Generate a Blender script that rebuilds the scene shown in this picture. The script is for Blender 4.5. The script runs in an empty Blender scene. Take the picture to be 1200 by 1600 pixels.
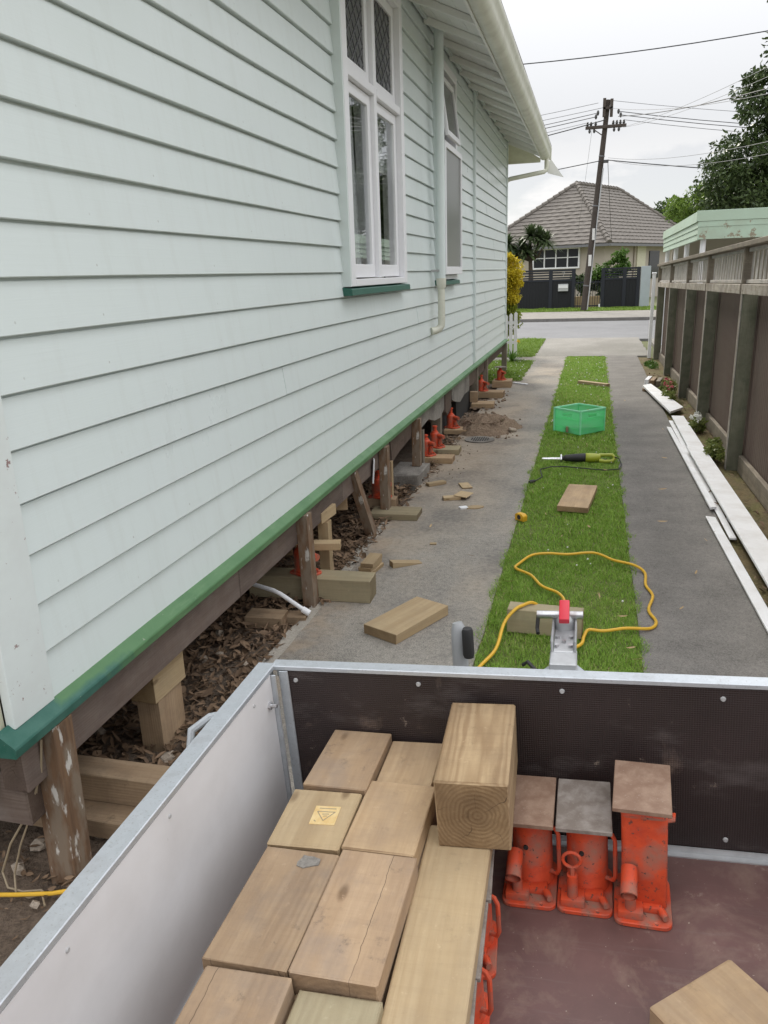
import bpy, bmesh, math, random
import numpy as np
from mathutils import Vector, Matrix, Euler
random.seed(7); RNG = np.random.default_rng(11)
S = bpy.context.scene
C = S.collection
rad = math.radians

# ------------------------------------------------------------------ camera
cam_data = bpy.data.cameras.new('camera')
cam = bpy.data.objects.new('camera', cam_data); C.objects.link(cam)
cam_data.sensor_fit = 'VERTICAL'; cam_data.sensor_height = 36.0; cam_data.sensor_width = 27.0
cam_data.lens = 36.0 * 1210.0 / 1600.0
cam_data.clip_start = 0.05; cam_data.clip_end = 2000.0
fw = Vector((328.0, -381.0, 1210.0)).normalized()
gy = (135.0 * fw[0] + 1210.0 * fw[2]) / -fw[1]
dn = Vector((135.0, gy, 1210.0)).normalized()
rt = dn.cross(fw)
# columns: the camera's right, up and back axes in the world (X right, Y up the drive, Z up)
cam.matrix_world = Matrix(((rt[0], -rt[1], -rt[2], 0.0), (fw[0], -fw[1], -fw[2], 0.0),
                           (-dn[0], dn[1], dn[2], 2.0), (0, 0, 0, 1)))
S.camera = cam
S.render.resolution_x = 768; S.render.resolution_y = 1024

# ------------------------------------------------------------------ sky, sun, exposure
SUN_AZ = math.atan2(-0.37, 0.93)        # from +Y towards -X: ahead and to the left, behind the house
SUN_EL = rad(38)
W = bpy.data.worlds.new('World'); S.world = W; W.use_nodes = True
nt = W.node_tree; nt.nodes.clear()
def wn(t, **k):
    n = nt.nodes.new(t)
    for a, b in k.items(): setattr(n, a, b)
    return n
wo = wn('ShaderNodeOutputWorld'); bg = wn('ShaderNodeBackground'); bg.inputs['Strength'].default_value = 0.1
sky = wn('ShaderNodeTexSky'); sky.sky_type = 'NISHITA'; sky.sun_disc = False
sky.sun_elevation = SUN_EL; sky.sun_rotation = SUN_AZ
sky.air_density = 1.0; sky.dust_density = 0.6
tc = wn('ShaderNodeTexCoord'); sx = wn('ShaderNodeSeparateXYZ'); nt.links.new(tc.outputs['Generated'], sx.inputs[0])
veil = wn('ShaderNodeMapRange'); veil.inputs[1].default_value = 0.0; veil.inputs[2].default_value = 1.0
veil.inputs[3].default_value = 4.7; veil.inputs[4].default_value = 14.5; veil.interpolation_type = 'SMOOTHSTEP'      # overcast: brighter overhead than at the horizon
nt.links.new(sx.outputs['Z'], veil.inputs[0])
vc = wn('ShaderNodeMix', data_type='RGBA', blend_type='MULTIPLY'); vc.inputs[0].default_value = 1.0
vc.inputs[7].default_value = (0.975, 0.985, 1.01, 1)
nt.links.new(veil.outputs[0], vc.inputs[6])
# cumulus low over the horizon
mp = wn('ShaderNodeMapping'); mp.inputs['Scale'].default_value = (5, 5, 13)
nt.links.new(tc.outputs['Generated'], mp.inputs[0])
nz = wn('ShaderNodeTexNoise'); nz.inputs['Scale'].default_value = 1.6; nz.inputs['Detail'].default_value = 7; nz.inputs['Roughness'].default_value = 0.55
nt.links.new(mp.outputs[0], nz.inputs['Vector'])
nr = wn('ShaderNodeMapRange'); nr.inputs[1].default_value = 0.47; nr.inputs[2].default_value = 0.56; nt.links.new(nz.outputs[0], nr.inputs[0])
lowm = wn('ShaderNodeMapRange'); lowm.inputs[1].default_value = 0.16; lowm.inputs[2].default_value = 0.085; nt.links.new(sx.outputs['Z'], lowm.inputs[0])
# veil coverage over the blue: nearly everywhere, thinner close to the horizon
cov = wn('ShaderNodeMapRange'); cov.inputs[1].default_value = 0.03; cov.inputs[2].default_value = 0.13
cov.inputs[3].default_value = 0.84; cov.inputs[4].default_value = 0.98; nt.links.new(sx.outputs['Z'], cov.inputs[0])
m1 = wn('ShaderNodeMix', data_type='RGBA'); nt.links.new(cov.outputs[0], m1.inputs[0])
nt.links.new(sky.outputs[0], m1.inputs[6]); nt.links.new(vc.outputs[2], m1.inputs[7])
pm = wn('ShaderNodeMath', operation='MULTIPLY'); nt.links.new(nr.outputs[0], pm.inputs[0]); nt.links.new(lowm.outputs[0], pm.inputs[1])
m2 = wn('ShaderNodeMix', data_type='RGBA'); nt.links.new(pm.outputs[0], m2.inputs[0])
nt.links.new(m1.outputs[2], m2.inputs[6]); m2.inputs[7].default_value = (6.2, 6.15, 6.1, 1)
nt.links.new(m2.outputs[2], bg.inputs['Color']); nt.links.new(bg.outputs[0], wo.inputs[0])
sun_data = bpy.data.lights.new('sun', 'SUN'); sun_data.energy = 1.5; sun_data.angle = rad(10); sun_data.color = (1.0, 0.94, 0.82)
sun = bpy.data.objects.new('sun', sun_data); C.objects.link(sun)
sd = Vector((math.sin(SUN_AZ) * math.cos(SUN_EL), math.cos(SUN_AZ) * math.cos(SUN_EL), math.sin(SUN_EL)))
sun.rotation_euler = sd.to_track_quat('Z', 'Y').to_euler(); sun.location = (-10, 30, 30)
S.view_settings.view_transform = 'Standard'; S.view_settings.look = 'None'
S.view_settings.gamma = 1.0; S.view_settings.use_curve_mapping = False
S.view_settings.exposure = 0.70

# ------------------------------------------------------------------ materials
MATS = {}
class NT:
    def __init__(s, name):
        s.m = bpy.data.materials.new(name); s.m.use_nodes = True; s.t = s.m.node_tree
        s.b = s.t.nodes['Principled BSDF']; s.out = s.t.nodes['Material Output']; MATS[name] = s.m
        s.tc = s.n('ShaderNodeTexCoord'); s.obj = s.tc.outputs['Object']
    def n(s, t, **k):
        n = s.t.nodes.new(t)
        for a, b in k.items(): setattr(n, a, b)
        return n
    def l(s, a, b): s.t.links.new(a, b)
    def val(s, node, i, v):
        if hasattr(v, 'is_linked') or isinstance(v, bpy.types.NodeSocket): s.l(v, node.inputs[i])
        else: node.inputs[i].default_value = v
    def math(s, op, a, b=0.0, clamp=False):
        n = s.n('ShaderNodeMath', operation=op); n.use_clamp = clamp; s.val(n, 0, a); s.val(n, 1, b); return n.outputs[0]
    def map(s, vec, scale=(1, 1, 1), loc=(0, 0, 0)):
        n = s.n('ShaderNodeMapping'); n.inputs['Scale'].default_value = scale; n.inputs['Location'].default_value = loc
        s.l(vec, n.inputs[0]); return n.outputs[0]
    def noise(s, vec, scale, detail=4, rough=0.55, dist=0.0):
        n = s.n('ShaderNodeTexNoise'); n.inputs['Scale'].default_value = scale; n.inputs['Detail'].default_value = detail
        n.inputs['Roughness'].default_value = rough; n.inputs['Distortion'].default_value = dist
        s.l(vec, n.inputs['Vector']); return n.outputs[0]
    def vor(s, vec, scale, feat='F1', out=0):
        n = s.n('ShaderNodeTexVoronoi'); n.feature = feat; n.inputs['Scale'].default_value = scale; s.l(vec, n.inputs['Vector']); return n.outputs[out]
    def rng(s, v, a, b, c=0.0, d=1.0, smooth=False):
        n = s.n('ShaderNodeMapRange'); n.clamp = True
        if smooth: n.interpolation_type = 'SMOOTHSTEP'
        s.l(v, n.inputs[0])
        for i, x in zip((1, 2, 3, 4), (a, b, c, d)): n.inputs[i].default_value = x
        return n.outputs[0]
    def mix(s, f, a, b, mode='MIX'):
        n = s.n('ShaderNodeMix', data_type='RGBA', blend_type=mode)
        s.val(n, 0, f)
        for i, x in ((6, a), (7, b)):
            if isinstance(x, tuple): n.inputs[i].default_value = (x + (1,))[:4]
            else: s.l(x, n.inputs[i])
        return n.outputs[2]
    def bump(s, h, strength=0.3, dist=0.01):
        n = s.n('ShaderNodeBump'); n.inputs['Strength'].default_value = strength; n.inputs['Distance'].default_value = dist
        s.l(h, n.inputs['Height']); s.l(n.outputs[0], s.b.inputs['Normal'])
    def rand(s):
        n = s.n('ShaderNodeObjectInfo'); return n.outputs['Random']
    def done(s, color, rough=0.7, spec=None, metal=None):
        if isinstance(color, tuple): s.b.inputs['Base Color'].default_value = (color + (1,))[:4]
        else: s.l(color, s.b.inputs['Base Color'])
        s.val(s.b, 'Roughness', rough)
        if spec is not None: s.b.inputs['Specular IOR Level'].default_value = spec
        if metal is not None: s.b.inputs['Metallic'].default_value = metal
        return s.m

def paint(name, col, rough=0.4, dirt=0.12, dirtcol=(0.12, 0.10, 0.07), scale=3.0, bump=0.08, spec=0.5, world=True, chips=0.0, chipcol=(0.2, 0.13, 0.09), chipscale=22):
    t = NT(name)
    g = t.n('ShaderNodeNewGeometry').outputs['Position'] if world else t.obj
    a = t.noise(g, scale, 5, 0.6); b = t.noise(t.map(g, (9, 1.2, 5)), 6, 3)
    f = t.math('MULTIPLY', t.rng(a, 0.4, 0.75), dirt)
    c = t.mix(f, col, dirtcol)
    c = t.mix(t.math('MULTIPLY', t.rng(b, 0.35, 0.7), 0.06), c, (col[0]*0.7, col[1]*0.7, col[2]*0.7))
    if chips > 0:
        ch = t.rng(t.noise(g, chipscale, 8, 0.72), 0.72 - chips, 0.735 - chips)
        c = t.mix(ch, c, chipcol)
    t.bump(b, bump, 0.004)
    return t.done(c, t.rng(a, 0.2, 0.8, rough - 0.06, rough + 0.1), spec)

def wood(name, light, dark, ring=0.007, dirt=0.25, dirtcol=(0.10, 0.08, 0.06), center=None, crack=False, rough=0.75, contrast=0.55, endc=None):
    t = NT(name)
    r = t.rand()
    off = t.n('ShaderNodeCombineXYZ'); t.val(off, 0, t.math('MULTIPLY', r, 13.0))
    if center is None:
        t.val(off, 1, t.math('ADD', t.math('MULTIPLY', r, 0.16), -0.08)); t.val(off, 2, t.math('ADD', t.math('MULTIPLY', t.math('FRACT', t.math('MULTIPLY', r, 7.31)), 0.1), 0.03))
    else:
        off.inputs[1].default_value = center[0]; off.inputs[2].default_value = center[1]
    va = t.n('ShaderNodeVectorMath', operation='ADD'); t.l(t.obj, va.inputs[0]); t.l(off.outputs[0], va.inputs[1]); p = va.outputs[0]
    sp = t.n('ShaderNodeSeparateXYZ'); t.l(p, sp.inputs[0])
    wob = t.noise(t.map(p, (1.6, 7, 7)), 1.0, 3)
    rr = t.math('SQRT', t.math('ADD', t.math('MULTIPLY', sp.outputs[1], sp.outputs[1]), t.math('MULTIPLY', sp.outputs[2], sp.outputs[2])))
    rr = t.math('ADD', rr, t.math('ADD', t.math('MULTIPLY', wob, 0.045), t.math('MULTIPLY', t.noise(t.map(p, (3, 28, 28)), 1.0, 4), 0.010)))
    si = t.math('SINE', t.math('MULTIPLY', rr, 6.2832 / ring))
    saw = t.noise(t.map(p, (48, 5, 5)), 1.0, 4, 0.7, 0.6)
    g1 = t.math('MULTIPLY', t.rng(si, -0.6, 1.0), t.rng(t.noise(t.map(p, (2, 11, 11)), 1.0, 4), 0.25, 0.65, 0.25, 1.0))
    fib = t.noise(t.map(p, (5, 130, 130)), 1.0, 3, 0.6)
    broad = t.noise(t.map(p, (1.2, 9, 9)), 1.3, 3)
    c = t.mix(t.math('MULTIPLY', g1, contrast), light, dark)
    c = t.mix(t.rng(fib, 0.35, 0.75, 0.0, 0.35), c, dark)
    c = t.mix(t.rng(t.noise(t.map(p, (0.7, 16, 16), (1, 5, 2)), 1.0, 4), 0.45, 0.7, 0.0, 0.5), c, (dark[0]*0.8, dark[1]*0.74, dark[2]*0.66))
    c = t.mix(t.rng(broad, 0.3, 0.7, 0.0, 0.35), c, (light[0]*1.12, light[1]*1.1, light[2]*1.05))
    # knots
    vk = t.vor(t.map(p, (3.2, 7.0, 7.0)), 1.0)
    c = t.mix(t.rng(vk, 0.10, 0.05, 0.0, 0.75), c, (dark[0]*0.45, dark[1]*0.4, dark[2]*0.35))
    c = t.mix(t.rng(saw, 0.48, 0.75, 0.0, 0.22), c, (dark[0]*0.85, dark[1]*0.85, dark[2]*0.85))
    c = t.mix(t.rng(t.noise(p, 42, 5, 0.7), 0.62, 0.72, 0.0, 0.5), c, (light[0]*1.25, light[1]*1.27, light[2]*1.35))
    d1 = t.noise(p, 7, 6, 0.65)
    c = t.mix(t.math('MULTIPLY', t.rng(d1, 0.45, 0.72), dirt), c, dirtcol)
    gw = t.noise(t.map(p, (2.5, 8, 8), (4, 2, 1)), 1.0, 6, 0.65)
    c = t.mix(t.math('MULTIPLY', t.rng(gw, 0.45, 0.68), min(1.0, dirt*1.3)), c, ((light[0]+dark[0])*0.37, (light[1]+dark[1])*0.365, (light[2]+dark[2])*0.38))
    c = t.mix(t.math('MULTIPLY', t.rng(t.noise(p, 15, 7, 0.75), 0.60, 0.74), dirt*1.2), c, (dirtcol[0]*0.5, dirtcol[1]*0.48, dirtcol[2]*0.45))
    nrm = t.n('ShaderNodeSeparateXYZ'); t.l(t.tc.outputs['Normal'], nrm.inputs[0])     # cut ends show darker end grain, with radial checks
    en = t.rng(t.math('ABSOLUTE', nrm.outputs[0]), 0.7, 0.9)
    c = t.mix(t.math('MULTIPLY', en, t.rng(d1, 0.3, 0.7, 0.6, 1.0)), c, (0.60, 0.55, 0.50), 'MULTIPLY')
    ang = t.math('ARCTAN2', sp.outputs[2], sp.outputs[1]); ck_ = t.noise(t.map(p, (0.2, 9, 9)), 1.0, 3)
    chk = t.rng(t.math('ABSOLUTE', t.math('SINE', t.math('ADD', t.math('MULTIPLY', ang, 2.5), t.math('MULTIPLY', ck_, 5.0)))), 0.05, 0.01)
    c = t.mix(t.math('MULTIPLY', t.math('MULTIPLY', chk, en), t.rng(ck_, 0.45, 0.6, 0, 0.85)), c, (0.05, 0.03, 0.02))
    hv = t.n('ShaderNodeHueSaturation'); t.l(c, hv.inputs['Color'])
    t.val(hv, 'Value', t.rng(r, 0, 1, 0.84, 1.12)); c = hv.outputs[0]
    if crack:
        wv = t.noise(t.map(t.obj, (7, 0.0, 0.0)), 1.0, 4)
        ln = t.math('ABSOLUTE', t.math('SUBTRACT', sp.outputs[1], t.math('MULTIPLY', wv, 0.03)))
        ck = t.rng(ln, 0.0009, 0.0002, 0, 0.85)
        c = t.mix(t.math('MULTIPLY', ck, t.rng(t.noise(t.map(p, (2.5, 0, 0)), 1.0, 2), 0.4, 0.5)), c, (0.03, 0.02, 0.015))
    t.bump(t.math('ADD', t.math('ADD', fib, t.math('MULTIPLY', si, 0.12)), t.math('MULTIPLY', saw, 0.6)), 0.4, 0.003)
    return t.done(c, rough, 0.25)

def speck(name, col, col2, scale=4, fine=160, rough=0.9, bump=0.3, dist=0.004, stain=None, sfac=0.5, sscale=0.8, spec=0.25, fvar=0.35, dusty=False):
    """mineral surface in world space: broad tone, stains, fine aggregate"""
    t = NT(name); g = t.n('ShaderNodeNewGeometry').outputs['Position']
    a = t.noise(g, scale, 7, 0.62); b = t.noise(g, fine, 3, 0.7); v = t.vor(g, fine * 0.6)
    c = t.mix(t.rng(a, 0.32, 0.68), col, col2)
    c = t.mix(t.rng(b, 0.42, 0.68, 0, fvar), c, (col2[0]*1.5, col2[1]*1.5, col2[2]*1.48))
    c = t.mix(t.rng(b, 0.5, 0.3, 0, fvar), c, (col[0]*0.5, col[1]*0.5, col[2]*0.5))
    if stain:
        s_ = t.noise(t.map(g, (1, 0.6, 1)), sscale, 6, 0.6, 0.3)
        c = t.mix(t.math('MULTIPLY', t.rng(s_, 0.46, 0.64), sfac), c, stain)
    if dusty:   # soil trodden over the paving where the piles were dug, plus dark old patches
        xyz = t.n('ShaderNodeSeparateXYZ'); t.l(g, xyz.inputs[0])
        ym = t.math('MULTIPLY', t.rng(xyz.outputs[1], 5.8, 8.2, 0, 1, True), t.rng(xyz.outputs[1], 14.5, 10.5, 0, 1, True))
        xm = t.rng(xyz.outputs[0], -0.62, -1.15, 0.0, 1, True)
        e = t.rng(t.noise(g, 2.6, 7, 0.65), 0.34, 0.6, 0.25, 1.0)
        near = t.math('MULTIPLY', t.rng(xyz.outputs[0], -1.25, -1.55, 0, 0.75, True), t.rng(t.noise(g, 5, 5), 0.35, 0.6))
        m_ = t.math('MAXIMUM', t.math('MULTIPLY', t.math('MULTIPLY', ym, xm), e), near)
        c = t.mix(t.math('MULTIPLY', m_, 0.95), c, (0.37, 0.29, 0.21))
        c = t.mix(t.rng(t.noise(g, 1.3, 7, 0.65), 0.46, 0.62, 0, 0.62), c, (0.115, 0.11, 0.105))
    md = t.noise(g, fine*0.22, 5, 0.75); c = t.mix(t.rng(md, 0.5, 0.72, 0, fvar*0.75), c, (col2[0]*1.35, col2[1]*1.33, col2[2]*1.3)); c = t.mix(t.rng(md, 0.48, 0.28, 0, fvar*0.9), c, (col[0]*0.55, col[1]*0.55, col[2]*0.55))
    wsp = t.noise(g, fine*0.45, 4, 0.8); c = t.mix(t.rng(wsp, 0.64, 0.70, 0, fvar*0.8), c, (min(1, col2[0]*1.9), min(1, col2[1]*1.9), min(1, col2[2]*1.85)))
    t.bump(t.math('ADD', b, t.math('MULTIPLY', v, 0.5)), bump, dist)
    return t.done(c, rough, spec)

def wallpaint():
    t = NT('weatherboard_paint'); g = t.n('ShaderNodeNewGeometry').outputs['Position']
    col = (0.675, 0.735, 0.725)
    a = t.noise(g, 1.1, 6, 0.6); st = t.noise(t.map(g, (1, 9, 1.2)), 1.6, 5, 0.65); sp = t.noise(g, 55, 3, 0.8); br = t.noise(t.map(g, (60, 3, 150)), 1.0, 3)
    c = t.mix(t.rng(a, 0.35, 0.7, 0, 0.22), col, (0.62, 0.695, 0.655))
    c = t.mix(t.rng(st, 0.5, 0.75, 0, 0.16), c, (0.45, 0.46, 0.41))
    xyz = t.n('ShaderNodeSeparateXYZ'); t.l(g, xyz.inputs[0])
    yy = t.math('SUBTRACT', t.math('FRACT', t.math('DIVIDE', xyz.outputs[1], 0.46)), 0.5); zz = t.math('SUBTRACT', t.math('FRACT', t.math('DIVIDE', t.math('SUBTRACT', xyz.outputs[2], 0.674), 0.1695)), 0.22)
    dd = t.math('SQRT', t.math('ADD', t.math('POWER', t.math('MULTIPLY', yy, 0.46), 2.0), t.math('POWER', t.math('MULTIPLY', zz, 0.1695), 2.0)))
    nail = t.math('MULTIPLY', t.rng(dd, 0.0052, 0.0035), t.rng(t.noise(g, 2.3, 2), 0.46, 0.6))
    c = t.mix(t.math('MULTIPLY', nail, 0.5), c, (0.36, 0.36, 0.33))
    t.bump(t.math('ADD', br, t.math('ADD', t.math('MULTIPLY', a, 2.0), t.math('MULTIPLY', nail, -1.5))), 0.16, 0.003)
    t.done(c, t.rng(a, 0.3, 0.7, 0.27, 0.42), 0.5)
wallpaint()
paint('white_paint', (0.83, 0.83, 0.85), 0.35, 0.06, (0.4, 0.38, 0.33), 5.0)
paint('board_white', (0.80, 0.80, 0.81), 0.5, 0.35, (0.38, 0.33, 0.27), 5.0, bump=0.25, chips=0.07, chipcol=(0.42, 0.36, 0.29))
paint('soffit_paint', (0.80, 0.80, 0.77), 0.5, 0.10, (0.35, 0.34, 0.28), 4.0)
paint('cream_gutter', (0.66, 0.66, 0.56), 0.35, 0.30, (0.25, 0.24, 0.17), 5.0)
paint('cream_old', (0.60, 0.58, 0.44), 0.6, 0.2, (0.3, 0.25, 0.15), 6.0, chips=0.10, chipcol=(0.33, 0.2, 0.15))
paint('corner_paint', (0.71, 0.76, 0.745), 0.45, 0.12, (0.4, 0.34, 0.33), 8.0, chips=0.09, chipcol=(0.30, 0.20, 0.19))
def sillpaint():
    t = NT('sill_green'); g = t.n('ShaderNodeNewGeometry').outputs['Position']; xyz = t.n('ShaderNodeSeparateXYZ'); t.l(g, xyz.inputs[0])
    a = t.noise(g, 5, 6, 0.65); st = t.noise(t.map(g, (20, 2.5, 20)), 1.5, 5, 0.65); ed = t.noise(g, 16, 5, 0.6)
    c = t.mix(t.rng(a, 0.35, 0.7, 0, 0.6), (0.105, 0.225, 0.098), (0.070, 0.165, 0.078))
    c = t.mix(t.rng(st, 0.55, 0.72, 0, 0.35), c, (0.20, 0.31, 0.17))
    # the near end has been brushed over with a darker green, ragged along its edge
    dk = t.math('MULTIPLY', t.rng(t.math('ADD', xyz.outputs[1], t.math('MULTIPLY', ed, 0.30)), 2.50, 2.34), t.rng(t.math('ADD', xyz.outputs[2], t.math('MULTIPLY', ed, 0.012)), 0.667, 0.655))
    dk = t.math('MAXIMUM', dk, t.rng(t.math('ADD', xyz.outputs[1], t.math('MULTIPLY', ed, 0.06)), 1.99, 1.96))
    c = t.mix(dk, c, t.mix(t.rng(a, 0.4, 0.65), (0.018, 0.10, 0.073), (0.055, 0.15, 0.12)))
    c = t.mix(t.rng(t.noise(g, 34, 7, 0.75), 0.66, 0.685, 0, 0.9), c, (0.42, 0.42, 0.34))
    t.bump(t.math('ADD', st, a), 0.3, 0.004); t.done(c, t.rng(a, 0.3, 0.7, 0.42, 0.62), 0.4)
sillpaint()
paint('dark_green', (0.018, 0.105, 0.075), 0.42, 0.4, (0.10, 0.20, 0.17), 9.0, bump=0.3, chips=0.03, chipcol=(0.3, 0.3, 0.22))
paint('shed_green', (0.41, 0.53, 0.42), 0.5, 0.25, (0.28, 0.25, 0.17), 1.2, chips=0.0)
paint('shed_peel', (0.41, 0.53, 0.42), 0.55, 0.4, (0.26, 0.22, 0.15), 2.5, chips=0.165, chipcol=(0.25, 0.215, 0.15), chipscale=4.5)
def jackred(name, dust):
    t = NT(name); p = t.obj
    a = t.noise(p, 24, 6, 0.65); b = t.noise(p, 70, 5, 0.7); d = t.noise(p, 11, 5, 0.6)
    c = t.mix(t.rng(a, 0.3, 0.7), (0.68, 0.090, 0.030), (0.50, 0.055, 0.024))
    c = t.mix(t.rng(d, 0.46, 0.66, 0, dust), c, (0.27, 0.17, 0.125))
    c = t.mix(t.rng(b, 0.60, 0.65, 0, 0.9), c, (0.085, 0.06, 0.05))
    c = t.mix(t.rng(t.noise(p, 38, 6, 0.75), 0.66, 0.69, 0, 0.7), c, (0.66, 0.25, 0.16))
    t.bump(t.math('SUBTRACT', a, t.math('MULTIPLY', t.rng(b, 0.64, 0.68), 0.6)), 0.35, 0.0015)
    t.done(c, t.rng(d, 0.4, 0.65, 0.45, 0.85), 0.4)
jackred('jack_red', 0.75)
jackred('jack_dusty', 1.0)
paint('black_grip', (0.02, 0.02, 0.022), 0.6, 0.2)
paint('grey_tube', (0.36, 0.37, 0.38), 0.45, 0.15)
paint('saw_green', (0.36, 0.40, 0.03), 0.4, 0.2)
paint('yellow_plastic', (0.75, 0.42, 0.02), 0.4, 0.1)
paint('cord_yellow', (0.72, 0.42, 0.03), 0.45, 0.1)
paint('handle_red', (0.62, 0.02, 0.045), 0.35, 0.05)
paint('fence_dark', (0.016, 0.019, 0.028), 0.7, 0.15, (0.05, 0.05, 0.05), 1.0)
paint('fence_darker', (0.011, 0.012, 0.015), 0.75, 0.1, (0.04, 0.04, 0.04), 1.0)
paint('grey_wall', (0.42, 0.47, 0.50), 0.7, 0.1)
paint('plaster', (0.44, 0.39, 0.33), 0.85, 0.15, (0.25, 0.22, 0.18), 1.0)
paint('wire_dark', (0.03, 0.03, 0.035), 0.6, 0.0)
paint('wire_grey', (0.17, 0.17, 0.18), 0.6, 0.0)
paint('wire_tan', (0.34, 0.27, 0.18), 0.6, 0.1)
paint('brown_sheet', (0.165, 0.118, 0.098), 0.55, 0.4, (0.24, 0.21, 0.17), 1.6)
paint('trailer_grey', (0.70, 0.69, 0.695), 0.5, 0.35, (0.36, 0.33, 0.31), 3.0, bump=0.1, chips=0.035, chipcol=(0.42, 0.40, 0.39))
paint('screw_metal', (0.42, 0.42, 0.42), 0.4, 0.2)
paint('white_flower', (0.8, 0.8, 0.76), 0.6, 0.0)
paint('pink_flower', (0.6, 0.12, 0.16), 0.6, 0.1)
paint('yellow_flower', (0.75, 0.5, 0.02), 0.6, 0.0)
paint('dark_room', (0.09, 0.086, 0.08), 0.9, 0.1)
paint('curtain', (0.62, 0.63, 0.66), 0.9, 0.1)
paint('louvre', (0.72, 0.70, 0.58), 0.6, 0.05)
paint('insulator', (0.06, 0.06, 0.06), 0.4, 0.1)
paint('tag_white', (0.7, 0.7, 0.68), 0.5, 0.1)
paint('tread', (0.02, 0.02, 0.02), 0.8, 0.2)

wood('timber_tan', (0.475, 0.345, 0.212), (0.335, 0.22, 0.125), 0.012, 0.4, (0.20, 0.15, 0.12), contrast=0.4)
wood('timber_pale', (0.456, 0.348, 0.212), (0.344, 0.244, 0.136), 0.010, 0.25, (0.27, 0.22, 0.16), contrast=0.4)
wood('timber_green', (0.357, 0.306, 0.200), (0.272, 0.221, 0.140), 0.010, 0.3, (0.17, 0.17, 0.12))
wood('timber_dirty', (0.40, 0.288, 0.185), (0.27, 0.178, 0.108), 0.012, 0.6, (0.21, 0.17, 0.145), contrast=0.38)
wood('timber_cracked', (0.43, 0.308, 0.20), (0.29, 0.195, 0.12), 0.012, 0.6, (0.22, 0.18, 0.155), contrast=0.38, crack=True)
wood('timber_post', (0.456, 0.331, 0.194), (0.232, 0.142, 0.073), 0.0105, 0.5, (0.15, 0.10, 0.06), center=(0.012, -0.090), contrast=0.85)
wood('timber_under', (0.37, 0.27, 0.175), (0.24, 0.16, 0.10), 0.010, 0.45, (0.10, 0.08, 0.06))
wood('beam_old', (0.175, 0.135, 0.115), (0.105, 0.075, 0.062), 0.011, 0.6, (0.20, 0.17, 0.15))
wood('weathered', (0.27, 0.235, 0.185), (0.14, 0.115, 0.09), 0.010, 0.5, (0.07, 0.06, 0.05))
wood('post_moss', (0.20, 0.195, 0.145), (0.115, 0.12, 0.085), 0.012, 0.55, (0.045, 0.07, 0.04))
wood('trellis_bleached_lit_edge', (0.56, 0.54, 0.50), (0.34, 0.31, 0.28), 0.010, 0.5, (0.12, 0.10, 0.08))  # bleached trellis wood; on the post edges it paints sky light
wood('rail_streaked', (0.50, 0.46, 0.40), (0.27, 0.22, 0.17), 0.012, 1.0, (0.13, 0.10, 0.07))
wood('pole_wood', (0.085, 0.070, 0.060), (0.045, 0.036, 0.030), 0.012, 0.3, (0.12, 0.11, 0.10))
wood('bark', (0.12, 0.09, 0.065), (0.05, 0.038, 0.03), 0.02, 0.4)

def post_paint():
    t = NT('post_stained'); r = t.rand()
    fib = t.noise(t.map(t.obj, (4, 60, 60)), 1.0, 4)
    c = t.mix(t.rng(fib, 0.3, 0.7), (0.215, 0.130, 0.078), (0.125, 0.078, 0.050))
    lo = t.noise(t.map(t.obj, (5, 14, 14)), 1.0, 5, 0.6)
    c = t.mix(t.rng(lo, 0.45, 0.60, 0, 0.8), c, (0.235, 0.19, 0.145))
    w = t.noise(t.map(t.obj, (7, 26, 26), (3, 1, 5)), 1.0, 5, 0.6)
    c = t.mix(t.rng(w, 0.60, 0.66, 0, 0.8), c, (0.66, 0.64, 0.60))
    t.bump(fib, 0.3, 0.003); t.done(c, 0.8, 0.2)
post_paint()
def galv():
    t = NT('galvanised'); g = t.n('ShaderNodeNewGeometry').outputs['Position']
    v = t.vor(g, 70, out=1); bw = t.n('ShaderNodeRGBToBW'); t.l(v, bw.inputs[0])
    a = t.noise(g, 9, 5, 0.6); f = t.noise(g, 200, 2)
    c = t.mix(t.rng(bw.outputs[0], 0, 1, 0, 0.35), (0.50, 0.53, 0.56), (0.66, 0.69, 0.73))
    c = t.mix(t.rng(a, 0.5, 0.75, 0, 0.55), c, (0.36, 0.36, 0.36))
    c = t.mix(t.rng(f, 0.6, 0.7, 0, 0.4), c, (0.3, 0.29, 0.28))
    t.bump(f, 0.1, 0.001)
    t.done(c, t.rng(a, 0.3, 0.7, 0.42, 0.62), 0.5, 0.6)
galv()
def steel(name, col, rough, metal=0.85, dirt=(0.2, 0.13, 0.09), dm=0.4):
    t = NT(name); a = t.noise(t.obj, 25, 6, 0.65); f = t.noise(t.obj, 220, 2)
    c = t.mix(t.rng(a, 0.42, 0.65, 0, dm), col, dirt); c = t.mix(t.rng(f, 0.68, 0.74, 0, 0.3), c, (0.5, 0.48, 0.44))
    t.bump(a, 0.15, 0.002); t.done(c, t.rng(a, 0.3, 0.7, rough, rough + 0.2), 0.4, metal)
steel('bright_steel', (0.62, 0.63, 0.65), 0.25)
steel('plate_rust', (0.235, 0.145, 0.100), 0.55, 0.1, (0.34, 0.235, 0.17), 0.8)
steel('plate_dark', (0.20, 0.165, 0.14), 0.55, 0.08, (0.34, 0.305, 0.275), 0.8)
steel('brass_tag', (0.88, 0.68, 0.36), 0.3, 0.35, (0.70, 0.42, 0.12), 0.6)
steel('alloy', (0.55, 0.56, 0.57), 0.4, 0.55, (0.4, 0.4, 0.4), 0.3)
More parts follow.
